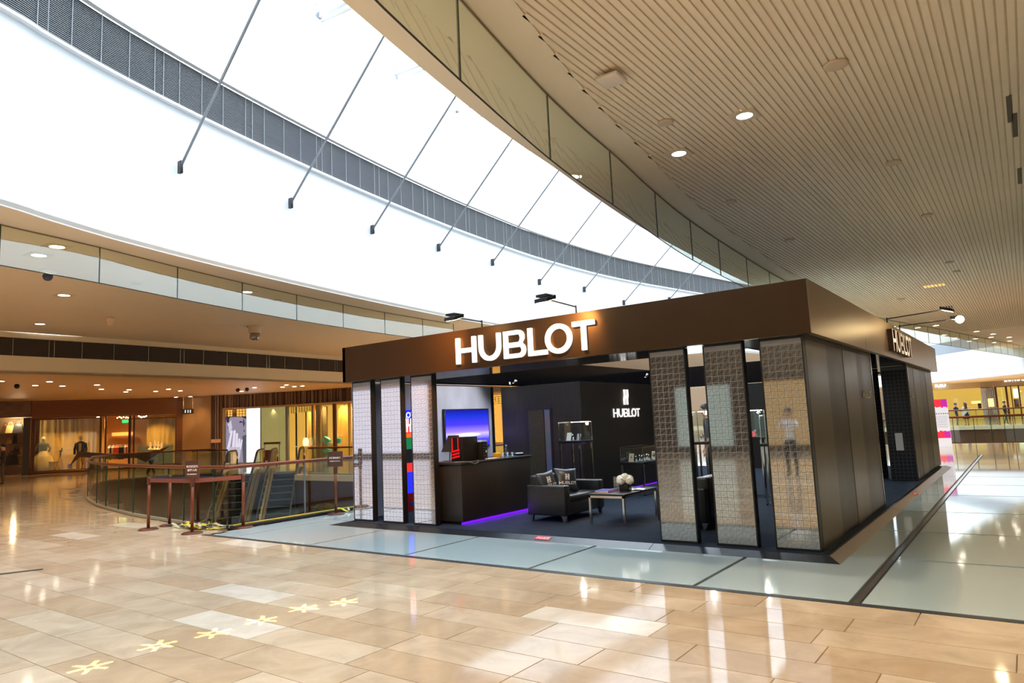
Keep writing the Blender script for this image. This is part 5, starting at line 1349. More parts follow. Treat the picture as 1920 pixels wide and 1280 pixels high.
# ================================================================== JEWELLER (slatted header)
JP = [Vector(p) for p in [(-37.9,22.1),(-36.3,23.3),(-33.2,24.6),(-29.5,25.7),(-24,27.2),(-18,28.6),(-12,30.2)]]
JC = smooth_curve(JP, 6)
def JI(px, py):                       # intersect a pixel ray with the polyline
    r = ray(px,py)
    for a, b in zip(JC, JC[1:]):
        c1 = r.x*(a.y)-r.y*(a.x); c2 = r.x*(b.y)-r.y*(b.x)
        if c1*c2 <= 0 and c1 != c2:
            t = c1/(c1-c2); p = a.lerp(b,t); k = p.length/math.hypot(r.x,r.y); return Vector((p.x,p.y,1.6+r.z*k)), (b-a).normalized()
    return None, None
jw = empty('wall_jeweller', (-33,24.5,0), kind='structure')
def jslab(mb, px0, px1, z0, z1, o0, o1, mi=0, N=None):
    p0,_ = JI(px0,830); p1,_ = JI(px1,830)
    seg = [q for q in JC if min(p0.x,p1.x) < q.x < max(p0.x,p1.x)]
    seg = [Vector((p0.x,p0.y))] + sorted(seg,key=lambda q:q.x) + [Vector((p1.x,p1.y))]
    for a,b in zip(seg,seg[1:]):
        d = (b-a); 
        if d.length < 1e-4: continue
        d.normalize(); n_ = Vector((d.y,-d.x))
        mb.prism([tuple(a+n_*o0),tuple(b+n_*o0),tuple(b+n_*o1),tuple(a+n_*o1)],z0,z1,mi)
    return mb
zj = lambda px,py: JI(px,py)[0].z
zh = 3.05
zh = (zj(450,762)+zj(640,754))/2
M_sl = [mat('slat_brown_a',(.20,.13,.09),.4),mat('slat_brown_b',(.12,.08,.06),.4),mat('slat_brown_c',(.32,.23,.17),.35)]
Rj = resample([(p.x,p.y,0) for p in JC if p.x < -12], .075)
m0 = MB(); jslab(m0,395.5,660,zh,HC,-.12,-.06); m0.build('header_back', mat('header_back',(.05,.03,.02),.6), jw)
m0 = MB(); jslab(m0,660,1100,zh,HC,-.12,.02); m0.build('header_back', mat('header_back2',(.24,.17,.12),.4), jw)
random.seed(2); cnt = 0
p418,_ = JI(416,800); p_end,_ = JI(662,800)
i = 0; step_m = Rj
k = 0
while i < len(Rj)-2:
    a = Rj[i]; 
    if a.x > p_end.x: break
    d = (Rj[i+1]-Rj[i]).normalized(); n_ = Vector((d.y,-d.x,0)); wd = random.choice((.05,.035,.065)); dp = random.choice((.0,.05,.03))
    z0_ = 0 if a.x < p418.x else zh
    m = MB(); m.prism([tuple((a+n_*-.06)[:2]),tuple((a+d*wd+n_*-.06)[:2]),tuple((a+d*wd+n_*(.02+dp))[:2]),tuple((a+n_*(.02+dp))[:2])],z0_,HC)
    m.build('upright_slat', M_sl[random.choice((0,0,1,1,2))], jw); k += 1; i += 1 if k < 30 else random.choice((1,2,1))
m = MB(); jslab(m,395.5,418,0,HC,-.16,-.05); m.build('side_back', mat('header_back',(.05,.03,.02),.6), jw)
m = MB(); jslab(m,418,1000,zh-.10,zh,-.15,.14); jslab(m,418,421.5,0,zh,-.1,.14); m.build('gold_lintel', mat('gold_lintel',(.55,.38,.18),.35,metal=.3), jw)
m = MB(); jslab(m,418,1000,-.02,.06,-.3,.1); m.build('sill', M_goldst, jw)
plq = MB(); jslab(plq,397,415,zj(406,829.5),zj(406,823),.085,.11); tag(plq.build('copper_plaque', mat('copper_plaque',(.75,.40,.20),.35,emit=(1,.5,.2),es=.1)),'pale copper name plaque on the slatted pier','plaque')
# interior of the jeweller
M_amber = mat('amber_wall',(.62,.36,.07),.5,emit=(1,.55,.1),es=.5); M_olive = mat('olive_panel',(.50,.44,.20),.35,emit=(.8,.65,.25),es=.3)  # emission in the wall and panel colours brightens the shop interior
m = MB(); jslab(m,425,1100,0,HC,-5.1,-5.0); m.build('interior_wall', M_amber, jw)
m = MB(); jslab(m,418,1100,zh+.05,zh+.1,-5,-.16); m.build('interior_ceiling', mat('amber_ceiling',(.6,.4,.15),.6), jw)
m = MB(); jslab(m,489,537,.06,zh-.1,-.12,-.05); m.build('olive_panel', M_olive, jw)
m = MB(); jslab(m,489,537,zh-.6,zh-.1,-.049,-.045); m.build('glow_panel', emat('amber_glow',(1,.6,.15),.9), jw) if False else None
# lantern grid panels at the top
M_lant = emat('lantern_paper',(1,.50,.08),.8)
def lantern(px0,px1,py0,py1,label,off=-.25):
    e = empty('lantern_grid',JI((px0+px1)/2,py0)[0],label=label,cat='lantern')
    m = MB(); za,zb_ = zj(px0,py1),zj(px0,py0); jslab(m,px0,px1,za,zb_,off-.03,off); m.build('paper',M_lant,e)
    m = MB(); n = max(2,int((px1-px0)/5))
    for k in range(n+1): x = px0+(px1-px0)*k/n; jslab(m,x-.3,x+.3,za,zb_,off,off+.03)
    for k in range(4): z_ = za+(zb_-za)*k/3; jslab(m,px0,px1,z_-.012,z_+.012,off,off+.03)
    m.build('lattice',M_dkcopper,e)
lantern(424,433,768,781,'narrow amber lattice lantern above the face poster, left piece')
lantern(440,461,766,781,'amber lattice lantern above the face poster, right piece')
lantern(542,550,763,774,'narrow amber lattice lantern just right of the olive panel')
lantern(557,587,762,772,'wide amber lattice lantern over the display window')
lantern(922,941,744,756,'amber lattice lantern glimpsed past the television wall')
# portrait poster, lit from behind
ps = empty('lightbox_poster', JI(455,830)[0], label='tall backlit black-and-white portrait poster with a bright white right half', cat='poster')
def pq(px,py,o=-.04):
    p,d = JI(px,py); n_ = Vector((d.y,-d.x)); return (p.x+n_.x*o,p.y+n_.y*o,p.z)
def pp(L,mt,o,nm):
    c,_ = JI(455,830); 
    m = MB(); m.add([pq(x,y,o) for x,y in L]+[pq(x,y,o-.01) for x,y in L],[list(range(len(L))),list(range(len(L),2*len(L)))[::-1]]+[[i,(i+1)%len(L),len(L)+(i+1)%len(L),len(L)+i] for i in range(len(L))]); return m.build(nm,mt,ps)
pz = 871
pp([(461,765),(488,764),(488,pz),(461,pz)],emat('lightbox_white',(.93,.93,1),2.0),-.10,'white_half')
pp([(423,782),(461,781),(461,pz),(423,pz)],emat('poster_bg',(.24,.21,.28),.9),-.10,'portrait_ground')
pp([(423,781),(461,780),(461,786),(456,783.5),(440,783),(432,786),(428,792),(424,791)],emat('poster_dark',(.03,.02,.04),1),-.085,'dark_hair')
pp([(430,788),(440,783.5),(456,785),(458,794),(455,803),(458,808),(454,812),(455,818),(450,823),(438,822),(430,812),(425,800)],emat('poster_mid',(.06,.05,.07),1),-.085,'face_shadow')
pp([(426,795),(434,786),(446,786),(440,792),(436,802),(437,812),(429,812)],emat('poster_light',(.45,.41,.50),1.0),-.075,'cheek_light')
pp([(443,790.5),(450,789),(455,791),(450,792.3),(445,792.3)],emat('poster_dark',(.03,.02,.04),1),-.07,'eyelid')
pp([(452,818),(461,814),(461,pz),(455,pz)],emat('poster_dark2',(.06,.07,.08),1),-.08,'dark_edge')
for k,(x0,y0,x1,y1,wd) in enumerate(((434,807,427,843,2.6),(439,806.5,436,846,2.8),(443.5,812,442,848,2.6),(448,822,446,846,2.2),(452.5,824,449,842,1.8))):
    pp([(x0-wd*.75,y0+1),(x0,y0-1),(x0+wd*.75,y0+1),(x1+wd,y1),(x1-wd,y1)],emat('poster_finger',(.55,.51,.60),1.0),-.06,'finger')
pp([(425,838),(451,838),(449,855),(445,pz),(431,pz),(425,852)],emat('poster_finger2',(.38,.35,.42),1.0),-.065,'palm')
m = MB(); jslab(m,421.5,423,0,zh-.1,-.12,.0); jslab(m,460.5,461.2,0,zh-.1,-.1,-.05); jslab(m,488,489.5,0,zh,-.12,.02); m.build('poster_frame',M_strip,ps)
spot('jewel_glow',(*JI(512,830)[0][:2],3.0),30)
# glazing and uprights
for k,(pa,pb_) in enumerate(((489.5,537),(541,586),(602,626),(630,655))):
    m = MB(); jslab(m,pa,pb_,.06,zh-.1,.0,.012); o = m.build('window_pane', M_case, jw)
for pa,pb_,mt in ((537,541,M_rod),(586,590,M_goldst),(594,602,M_goldst),(626,630,M_dkcopper),(655,657,M_goldst)):
    m = MB(); jslab(m,pa,pb_,.0,zh,-.1,.08); m.build('upright_frame', mt, jw)
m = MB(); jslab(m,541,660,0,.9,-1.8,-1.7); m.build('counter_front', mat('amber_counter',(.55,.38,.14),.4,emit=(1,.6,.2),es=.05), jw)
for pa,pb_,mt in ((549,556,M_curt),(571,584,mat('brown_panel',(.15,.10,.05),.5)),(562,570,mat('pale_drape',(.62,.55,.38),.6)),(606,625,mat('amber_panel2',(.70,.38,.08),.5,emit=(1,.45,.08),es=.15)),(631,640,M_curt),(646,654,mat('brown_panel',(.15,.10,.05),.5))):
    m = MB(); jslab(m,pa,pb_,.1,zh-.15,-1.6,-1.5); m.build('display_drape', mt, jw)
M_teal = mat('teal_box',(.05,.42,.33),.45,emit=(.1,.8,.6),es=.10); M_rib = mat('ribbon_cream',(.85,.8,.65),.5)
def gift(px,py,s,rot,label,off=-.45):
    p,d = JI(px,py); n_ = Vector((d.y,-d.x)); c = Vector((p.x+n_.x*off,p.y+n_.y*off,p.z)); e = empty('gift_box',c,label=label,cat='gift box',group='teal gift boxes')
    M = frame(c,(d.x,d.y,0),(0,0,1)) @ Matrix.Rotation(rot,4,'Z')
    m = MB(); m.bbox(-s/2,s/2,-s*.36,s*.36,-s*.3,s*.3,.015); m.v = [tuple(M@Vector(v)) for v in m.v]; m.build('box',M_teal,e)
    m = MB(); m.box(-s*.53,s*.53,-.03,.03,-s*.32,s*.32); m.box(-.03,.03,-s*.39,s*.39,-s*.32,s*.32); m.tube([(0,0,s*.32),(.10,.05,s*.36),(.12,.0,s*.34),(0,0,s*.33),(-.10,.05,s*.36),(-.12,0,s*.34),(0,0,s*.32)],.018,6); m.v = [tuple(M@Vector(v)) for v in m.v]; m.build('ribbon',M_rib,e)
gift(603.5,826,.42,-.6,'topmost teal gift box of the leaning stack in the window')
gift(604,846,.40,-.3,'second teal gift box of the stack in the window')
gift(605,860,.38,.1,'lowest teal gift box of the stack in the window')
p,d = JI(618,827); m = MB(); m.lathe([(.09,0),(.13,.06),(.13,.24),(.09,.30)],(p.x+.3,p.y+.4,p.z-.15),12); tag(m.build('teal_jar',M_teal),'small round teal jar right of the gift boxes','jar')
p,d = JI(584,835); m = MB(); m.lathe([(.13,0),(.16,.15),(.17,.3),(.12,.42),(.10,.47)],(p.x-.1,p.y-.3,p.z-.02),14); tag(m.build('glowing_vase',emat('glow_cream',(1,.82,.45),1.0)),'small glowing cream vase left of the gift boxes','vase')
m = MB(); jslab(m,576,592,zj(584,836.5),zj(584,835.5),.0,.5); tag(m.build('glass_shelf',M_manq),'thin pale shelf under the glowing vase','shelf')
# twisted gold columns seen past the television wall
for k,px in enumerate((927,933,939)):
    p,d = JI(px,800); m = MB(); pts=[(p.x+.12*math.cos(i*.9),p.y-.5+.12*math.sin(i*.9),i*.09) for i in range(34)]; m.tube(pts,.05,6)
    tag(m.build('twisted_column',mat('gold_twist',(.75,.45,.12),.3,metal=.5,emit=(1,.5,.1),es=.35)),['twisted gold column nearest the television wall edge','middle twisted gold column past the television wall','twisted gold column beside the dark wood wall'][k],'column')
for k,px in enumerate((437,500,560,575,615,640,700,760,930)):
    p,_ = JI(px,800); n_ = Vector((.25,-.95)); spot('jewel_spot',(p.x-n_.x*1.2,p.y-n_.y*1.2,zh), 260,(1,.66,.26),140,.9,.1)
# ================================================================== FAR RIGHT: shops across the second void
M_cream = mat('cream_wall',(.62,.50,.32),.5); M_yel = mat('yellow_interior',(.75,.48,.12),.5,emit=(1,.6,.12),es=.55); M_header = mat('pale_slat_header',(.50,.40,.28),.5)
F2 = [Vector(p) for p in ((-22,80),(-12,75),(-6.3,70),(-.04,61),(4,57.5))]
m = MB(); wall_strip(m, F2, 3.45, 9, 0, False); 
FW2 = m; struct(m,'wall_well_right',M_white)
m = MB(); 
F2b = offset_curve(F2,.04) if offset_curve(F2,.04)[2].y < F2[2].y else offset_curve(F2,-.04)
wall_strip(m, F2b, 5.75, 6.7, 0, False); struct(m,'trim_louver_right', mat('louver_right',(.20,.24,.29),.6))
m = MB(); m.fill([[(p.x,p.y) for p in F2]+[(24,57.5),(24,96),(-22,96)]], lambda u,v,d:(u,v,d), 3.45, 3.5); m.build('ceiling_right_far', M_ceilL, cl)
# facades
YF = 78.0
RL = line2((-14,YF),(0,YF-1))
def RQ(px,py): return onp(px,py,*RL)
def rslab(px0,px1,z0,z1,o0=0,o1=.1,mb=None,mi=0):
    a,b = RQ(px0,750),RQ(px1,750); mb = mb or MB()
    return mb.box(a.x,b.x,a.y-o1,a.y-o0,z0,z1,mi)
rw = empty('wall_right_shops',(-3,YF,0),kind='structure')
zhd = RQ(1880,724).z
rslab(1700,1990,zhd-.0,3.5,-.5,.1).build('header_band', M_cream, rw)
rslab(1700,1842,-.0,3.5,-6.1,-6.0).build('shop_interior_back', M_yel, rw); rslab(1842,1990,-.0,3.5,-6.1,-6.0).build('shop_interior_back', M_yel, rw)
for k in range(26):
    px = 1842+k*3.2; rslab(px,px+1.9,zhd,3.5,.1,.22).build('header_slat', M_header, rw)
rslab(1842,1990,zhd-.06,zhd,.1,.25).build('header_line', mat('line_dark',(.08,.06,.04),.5), rw)
for pa,pb_,mt in ((1841,1848,M_strip),(1848,1868,M_header),(1868,1871,M_dkcopper),(1887,1891,M_dkcopper),(1897,1899,M_dkcopper),(1911,1914,M_dkcopper)):
    rslab(pa,pb_,0,zhd,-.05,.12).build('facade_pier', mt, rw)
for k in range(6): px=1849+k*3.2; rslab(px,px+1.6,0,zhd,.12,.2).build('facade_slat', M_strip, rw)
rslab(1730,1990,0,zhd,0,.02).build('window_pane', M_case, rw)
def rthing(px0,px1,py0,py1,off,mt,name,label,cat):
    a,b = RQ(px0,py0),RQ(px1,py1); m = MB(); m.bbox(min(a.x,b.x),max(a.x,b.x),a.y-off-.1,a.y-off,min(a.z,b.z),max(a.z,b.z),.02); return tag(m.build(name,mt),label,cat)
rthing(1852,1865,747,762,.25,emat('lit_picture',(1,.75,.3),1.1),'lit_picture','small square lit picture on the pale slatted pier of the far shop','picture')
rthing(1875,1885,728,790,-2,emat('yellow_panel',(.85,.8,.15),.8),'lit_wall_display','tall yellow lit panel inside the far right shop','panel')
rthing(1898,1911,728,745,-2,emat('green_white_light',(.8,1,.7),1.6),'lit_display','pale green-white glowing display inside the far right shop','display')
rthing(1900,1912,748,765,-1,mat('rust_goods',(.35,.10,.03),.6),'goods_display','rust brown goods in the window of the far right shop','display')
rthing(1832,1840,756,768,-1,mat('dark_goods',(.03,.03,.03),.6),'dark_display','dark goods behind the long-haired woman in the yellow shop','display')
rthing(1820,1838,752,756,-1,emat('lamp_goods',(1,.7,.2),2),'lamp_display','bright lamp-lit shelf in the yellow shop','shelf')
# shop signs
c = RQ(1883,711); 
LG = [('L',.8,0),('O',1.1,1.0),('N',1.0,2.35),('G',1.1,3.6),('C',1.05,4.95),('H',1.0,6.2),('A',1.05,7.4),('M',1.1,8.7),('P',.95,10.1)]
sgn = empty('shop_sign',c,label='white lettered shop sign on the pale slatted header, cut by the right edge',cat='sign')
for ch,wd_,x0_ in LG:
    m = MB()
    if ch == 'M': loops = [[(0,0),(.18,0),(.18,.65),(.55,.2),(.92,.65),(.92,0),(1.1,0),(1.1,1),(.92,1),(.55,.5),(.18,1),(0,1)]]
    else: loops = G(ch,wd_)
    m.fill([[((u+x0_)*.40,v*.42) for u,v in lp] for lp in loops], lambda u,v,d:(c.x+u*.62,c.y-.28-d,c.z-.21+v),0,.08); m.build('letter', emat('sign_glow',(1,1,1),2.5), sgn)
c = RQ(1764,722); s2 = empty('shop_sign',c,label='small glowing white round-lettered sign above the yellow shop',cat='sign')
m = MB(); m.fill([arc(c.x-.15,c.z,.17,.20,0,360,16)[:-1],arc(c.x-.15,c.z,.07,.10,360,0,16)[:-1]],lambda u,v,d:(u,c.y-.3-d,v),0,.06); m.box(c.x+.0,c.x+.06,c.y-.36,c.y-.3,c.z-.2,c.z+.2)
m.fill([arc(c.x+.26,c.z,.17,.20,0,360,16)[:-1],arc(c.x+.26,c.z,.07,.10,360,0,16)[:-1]],lambda u,v,d:(u,c.y-.3-d,v),0,.06); m.box(c.x-.45,c.x-.36,c.y-.36,c.y-.3,c.z-.18,c.z+.12); m.build('lettering', emat('sign_glow',(1,1,1),2.5), s2)
# balustrades across the void
def straight_bal(x0,x1,y,n,label,zr=1.05,r=.045):
    R = resample([(x0,y,0),(x1,y,0)], (x1-x0)/(n*4)); return balustrade('glass_balustrade',label,R,list(range(0,len(R),4)),zr,r,kerb=False)
pn = [(1784,836),(1828,833),(1862,831),(1888,829.5),(1905,828.5),(1935,827)]
Rn = [at(px,py,0) for px,py in pn]; Rn = [Vector((p.x,33.1+.0*p.y,0)) for p in Rn]; Rn = [Vector((-12,33.1,0)),Vector((-8,33.1,0)),Vector((-5,33.1,0))]+Rn+[Vector((2,33.1,0)),Vector((5,33.1,0)),Vector((9,33.1,0))]
balustrade('glass_balustrade','near glass balustrade of the far right void, with brown handrail', Rn, list(range(len(Rn))), 1.05,.045,kerb=False)
straight_bal(-16,10,58.0,8,'farther glass balustrade beyond the far right void, people behind it',1.12,.05)
# poster stand
q = at(1772,837,0); dd_ = q
pst = empty('poster_stand',(q.x,q.y,0),label='tall freestanding poster with red and magenta paint bands, beside the booth corner',cat='poster')
def onb(px,py): return onp(px,py,0,1,q.y)
xa,xb = onb(1757,800).x-.05,onb(1781,800).x; zt_ = onb(1770,748).z
m = MB(); m.box(xa,xb,q.y,q.y+.10,0,zt_); m.build('board', mat('poster_white',(.85,.85,.88),.4,emit=(.9,.9,1),es=.35), pst)
def band(z0_,z1_,cA,cB,nm,jag):
    m = MB(); N=14; vs=[]
    random.seed(jag)
    for i in range(N+1):
        x = xa+(xb-xa)*i/N; e_ = random.uniform(-.03,.04)
        vs += [(x,q.y-.004,z0_+(e_ if nm=='top' else 0)),(x,q.y-.004,z1_+(e_ if nm!='top' else 0))]
    m.add(vs,[[2*i,2*i+2,2*i+3,2*i+1] for i in range(N)]); m.f[:] = m.f; 
    for i in range(N): m.m[i] = 0 if i < N*.55 else 1
    m.build('paint_band',[mat('band_red',cA,.4,emit=cA,es=.5),mat('band_magenta',cB,.4,emit=cB,es=.5)],pst,fix=False)
z_ = lambda py: onb(1770,py).z
band(z_(763),zt_,(.85,.03,.06),(.55,.02,.35),'top',1); band(z_(821),z_(808),(.9,.06,.02),(.55,.02,.30),'bottom',2)
m = MB()
for k in range(6): m.box(xa+.06+k*.075,xa+.10+k*.075,q.y-.006,q.y,z_(775)-.02,z_(775)+.02)
for k in range(9): m.box(xa+.06,xb-.06,q.y-.004,q.y,z_(780+k*2.6),z_(780+k*2.6)+.008)
m.build('print_lines',mat('print_grey',(.25,.22,.3),.5),pst)
tk = text_mesh('headline','SALE',.09,mat('poster_ink',(.9,.8,.8),.5),pst,frame((0,0,0),(1,0,0),(0,0,1)),.001) if False else None

# ================================================================== PEOPLE
M_skin = mat('skin',(.60,.36,.24),.5,noise=.04)
def person(loc, yaw, h, shirt, legs, shoe, hair, label, pose, skirt=None, longhair=False, glasses=False, bagc=None, sleeves=.5, cam=False):
    e = empty('person', loc, yaw, label, 'person')
    s = h/1.70
    # faces local -y
    V = {'pel':(0,0,.93),'sp':(0,.0,1.08),'ch':(0,0,1.28),'nk':(0,.0,1.42),'nb':(0,-.005,1.48)}
    V['hd'] = (0,-.02,1.56); V['ht']=(0,-.01,1.66)
    for sd,n_ in ((-1,'l'),(1,'r')):
        V['sh'+n_] = (sd*.165,0,1.37)
        el, wr = pose.get('el'+n_, (sd*.235,.02,1.11)), pose.get('wr'+n_, (sd*.25,-.05,.88))
        V['el'+n_] = el; V['wr'+n_] = wr
        d = (Vector(wr)-Vector(el)).normalized(); pm = Vector(wr)+d*.06; V['pm'+n_] = tuple(pm)
        sdv = d.cross(Vector((0,1,0))); sdv = sdv.normalized() if sdv.length>.1 else Vector((1,0,0))
        for k,(o_,ln) in enumerate(((-.028,.07),(-.010,.085),(.010,.080),(.028,.065))):
            V['f%d%s'%(k,n_)] = tuple(pm + sdv*o_ + d*.02); V['g%d%s'%(k,n_)] = tuple(pm + sdv*o_*1.1 + d*(.02+ln) + Vector((0,-.015,0)))
        V['th'+n_] = tuple(Vector(wr)+d*.03+Vector((0,-.03,0))); V['tt'+n_] = tuple(Vector(wr)+d*.075+Vector((0,-.05,0)))
        st = pose.get('st',.0)*sd
        V['hp'+n_] = (sd*.09,0,.88); V['kn'+n_] = (sd*.10,-.02+st*.5,.49); V['an'+n_] = (sd*.10,.02+st,.08); V['to'+n_] = (sd*.115,-.14+st,.035); V['he'+n_]=(sd*.10,.06+st,.035)
    Rr = {'pel':.135,'sp':.12,'ch':.145,'nk':.065,'nb':.052,'hd':.092,'ht':.078,'sh':.062,'el':.042,'wr':.027,'pm':.030,'th':.012,'tt':.009,'hp':.092,'kn':.058,'an':.042,'to':.032,'he':.036}
    E = [('pel','sp'),('sp','ch'),('ch','nk'),('nk','nb'),('nb','hd'),('hd','ht')]
    for n_ in 'lr':
        E += [('ch','sh'+n_),('sh'+n_,'el'+n_),('el'+n_,'wr'+n_),('wr'+n_,'pm'+n_),('wr'+n_,'th'+n_),('th'+n_,'tt'+n_)]
        for k in range(4): E += [('pm'+n_,'f%d%s'%(k,n_)),('f%d%s'%(k,n_),'g%d%s'%(k,n_))]
        E += [('pel','hp'+n_),('hp'+n_,'kn'+n_),('kn'+n_,'an'+n_),('an'+n_,'to'+n_),('an'+n_,'he'+n_)]
    K = list(V); me = bpy.data.meshes.new('body'); me.from_pydata([Vector(V[k])*s for k in K],[(K.index(a),K.index(b)) for a,b in E],[])
    o = bpy.data.objects.new('body', me); COL.objects.link(o)
    md = o.modifiers.new('skin','SKIN'); md.use_smooth_shade = True; md.branch_smoothing=.6
    sv = me.skin_vertices[0].data
    for i,k in enumerate(K):
        r = Rr.get(k, Rr.get(k[:2], .0095 if k[0] in 'fg' else .04))*s
        ry = r*(.72 if k in('ch','sp','pel') else 1.15 if k in('hd',) else 1)
        sv[i].radius = (r, ry) if True else (r,r); sv[i].use_root = (k=='pel')
    sb = o.modifiers.new('sub','SUBSURF'); sb.levels = 1; sb.render_levels = 1
    dg = bpy.context.evaluated_depsgraph_get(); m2 = bpy.data.meshes.new_from_object(o.evaluated_get(dg)); bpy.data.objects.remove(o)
    m2.name = 'body'; m2.materials.clear()
    for mt in (M_skin, shirt, legs, shoe): m2.materials.append(mt)
    for p in m2.polygons:
        p.use_smooth = True; c = p.center/s; arm = abs(c.x) > .185 or (pose.get('armfront') and c.y < -.15 and c.z > .9)
        if c.z < .075: mi = 3
        elif c.z > 1.425: mi = 0
        elif arm and c.z > .7: 
            L = min((c-Vector(V['sh'+n_])).length for n_ in 'lr'); mi = 1 if L < sleeves else 0
        elif c.z > .93: mi = 1
        else: mi = 2
        if skirt and c.z < .93 and not arm: mi = 2 if c.z > .5 else 0
        if arm and c.z <= .95 and mi == 2: mi = 0
        if c.z < .075: mi = 3
        p.material_index = mi
    b = link(bpy.data.objects.new('body', m2), e, False)
    hc = Vector((0,-.015,1.60))*s
    m = MB(); hr = mat('black_hair',(.015,.012,.010),.5) if not longhair or longhair=='black' else mat('brown_hair',(.10,.035,.015),.5)
    vs=[]; N=16; fs=[]
    for i in range(9):
        th = PI*i/8*.62
        for k in range(N):
            a = 2*PI*k/N; front = max(0,-math.sin(a)); t2 = th*(1-.38*front)
            vs.append((hc.x+.098*s*math.sin(t2)*math.cos(a), hc.y+.012*s+.118*s*math.sin(t2)*math.sin(a), hc.z+.02*s+.112*s*math.cos(t2)))
    for i in range(8):
        for k in range(N): a_,b_=i*N+k,i*N+(k+1)%N; fs.append([a_,a_+N,b_+N,b_])
    m.add(vs,fs,0,True)
    if longhair: m.lathe([(.03,1.16*s),(.10*s,1.22*s),(.105*s,1.45*s),(.10*s,1.60*s),(.05*s,1.70*s)],(0,.035*s,0),14)
    m.build('hair', hr, e, False)
    m = MB(); 
    m.add([hc+Vector((-.012,-.100,-.02))*s,hc+Vector((.012,-.100,-.02))*s,hc+Vector((0,-.100,.02))*s,hc+Vector((0,-.125,-.018))*s],[(0,1,3),(1,2,3),(2,0,3)])
    for sd in (-1,1): m.ball(hc+Vector((sd*.092,.005,-.01))*s,.012*s,.02*s,.03*s,8)
    m.build('nose_and_ears', M_skin, e, False)
    m = MB()
    for sd in (-1,1): m.ball(hc+Vector((sd*.033,-.092,.012))*s,.012*s,.006*s,.007*s,8)
    m.build('eyes', mat('eye_dark',(.02,.015,.012),.3), e, False)
    m = MB(); m.box(-.022*s,.022*s,hc.y-.100*s,hc.y-.09*s,hc.z-.052*s,hc.z-.044*s); m.build('mouth', mat('lip',(.40,.12,.10),.5), e, False)
    if glasses:
        m = MB()
        for sd in (-1,1): m.tube([hc+Vector((sd*.034+.024*math.cos(a),-.108,.012+.018*math.sin(a)))*s for a in [2*PI*i/12 for i in range(13)]],.003,6)
        m.tube([hc+Vector((-.06,-.106,.016))*s,hc+Vector((-.095,.0,.012))*s],.003,6); m.tube([hc+Vector((.06,-.106,.016))*s,hc+Vector((.095,.0,.012))*s],.003,6)
        m.build('spectacles', M_black, e, False)
    if skirt:
        m = MB(); m.lathe([(.24*s,.52*s),(.22*s,.62*s),(.165*s,.85*s),(.14*s,.98*s)],(0,0,0),20); m.build('skirt', legs, e, False)
    return e
mt_navy = mat('navy_shirt',(.020,.025,.06),.7,noise=.15); mt_blk = mat('black_trousers',(.012,.012,.016),.75); mt_shoe = mat('dark_shoe',(.02,.018,.018),.5); mt_wshoe = mat('white_shoe',(.7,.7,.7),.5)
mt_white = mat('white_shirt',(.72,.72,.74),.7,noise=.08); mt_grey = mat('grey_trousers',(.06,.07,.09),.8); mt_jean = mat('blue_jeans',(.05,.08,.16),.8)
q = onp(1322,800,0,1,13.3)
person((q.x+.05,13.3,.052), math.radians(-68), 1.74, mt_navy, mt_blk, mt_shoe, None, 'man in a navy T-shirt and spectacles looking down beside the slim white display case', {'armfront':True}, glasses=True, sleeves=.30)
q = at(1795,803,0); fy = 58.9
def far(px): r = ray(px,790); k = fy/r.y; return (r.x*k, fy, 0)
person(far(1795), math.radians(60), 1.62, mt_navy, mt_grey, mt_wshoe, None, 'woman in a navy T-shirt and grey trousers holding a white bag behind the far balustrade', {'st':.10,'elr':(.24,-.05,1.12),'wrr':(.18,-.28,1.10)}, sleeves=.28)
bgp = far(1797); m = MB(); m.bbox(bgp[0]+.25,bgp[0]+.55,bgp[1]-.15,bgp[1]-.05,.55,.95,.02); m.tube([(bgp[0]+.32,bgp[1]-.1,.95),(bgp[0]+.4,bgp[1]-.1,1.1),(bgp[0]+.48,bgp[1]-.1,.95)],.01,6); tag(m.build('shopping_bag',mt_white),'white shopping bag held by the woman in the navy T-shirt','bag')
person(far(1813), math.radians(-150), 1.64, mt_white, mt_blk, mt_shoe, None, 'woman with long brown hair and a short dark skirt behind the far balustrade', {}, skirt=True, longhair='brown', sleeves=.5)
person(far(1887), math.radians(70), 1.60, mt_navy, mt_jean, mt_wshoe, None, 'person in a navy top and blue jeans walking at the far right shop', {'st':.14}, sleeves=.6)
q = at(4,909,0)
person((q.x,q.y,0), math.radians(-20), 1.66, mat('black_top',(.015,.014,.016),.8), mat('dark_grey_trousers',(.05,.04,.035),.8), mt_shoe, None, 'person in black with arms bent, cut off by the left edge of the frame', {'ell':(-.26,-.05,1.14),'wrl':(-.12,-.25,1.15)}, sleeves=.6)
# the photographer's companion seen only in the rightmost mirror pillar
r = ray(1478,780); k = (PY*2+1.4)/r.y
person((r.x*k, -1.4, 0), PI, 1.66, mt_white, mt_blk, mt_shoe, None, 'photographer in a white shirt reflected in the rightmost front pillar', {'armfront':True,'ell':(-.24,-.12,1.2),'wrl':(-.08,-.26,1.45),'elr':(.24,-.12,1.2),'wrr':(.08,-.26,1.45)}, sleeves=.35)

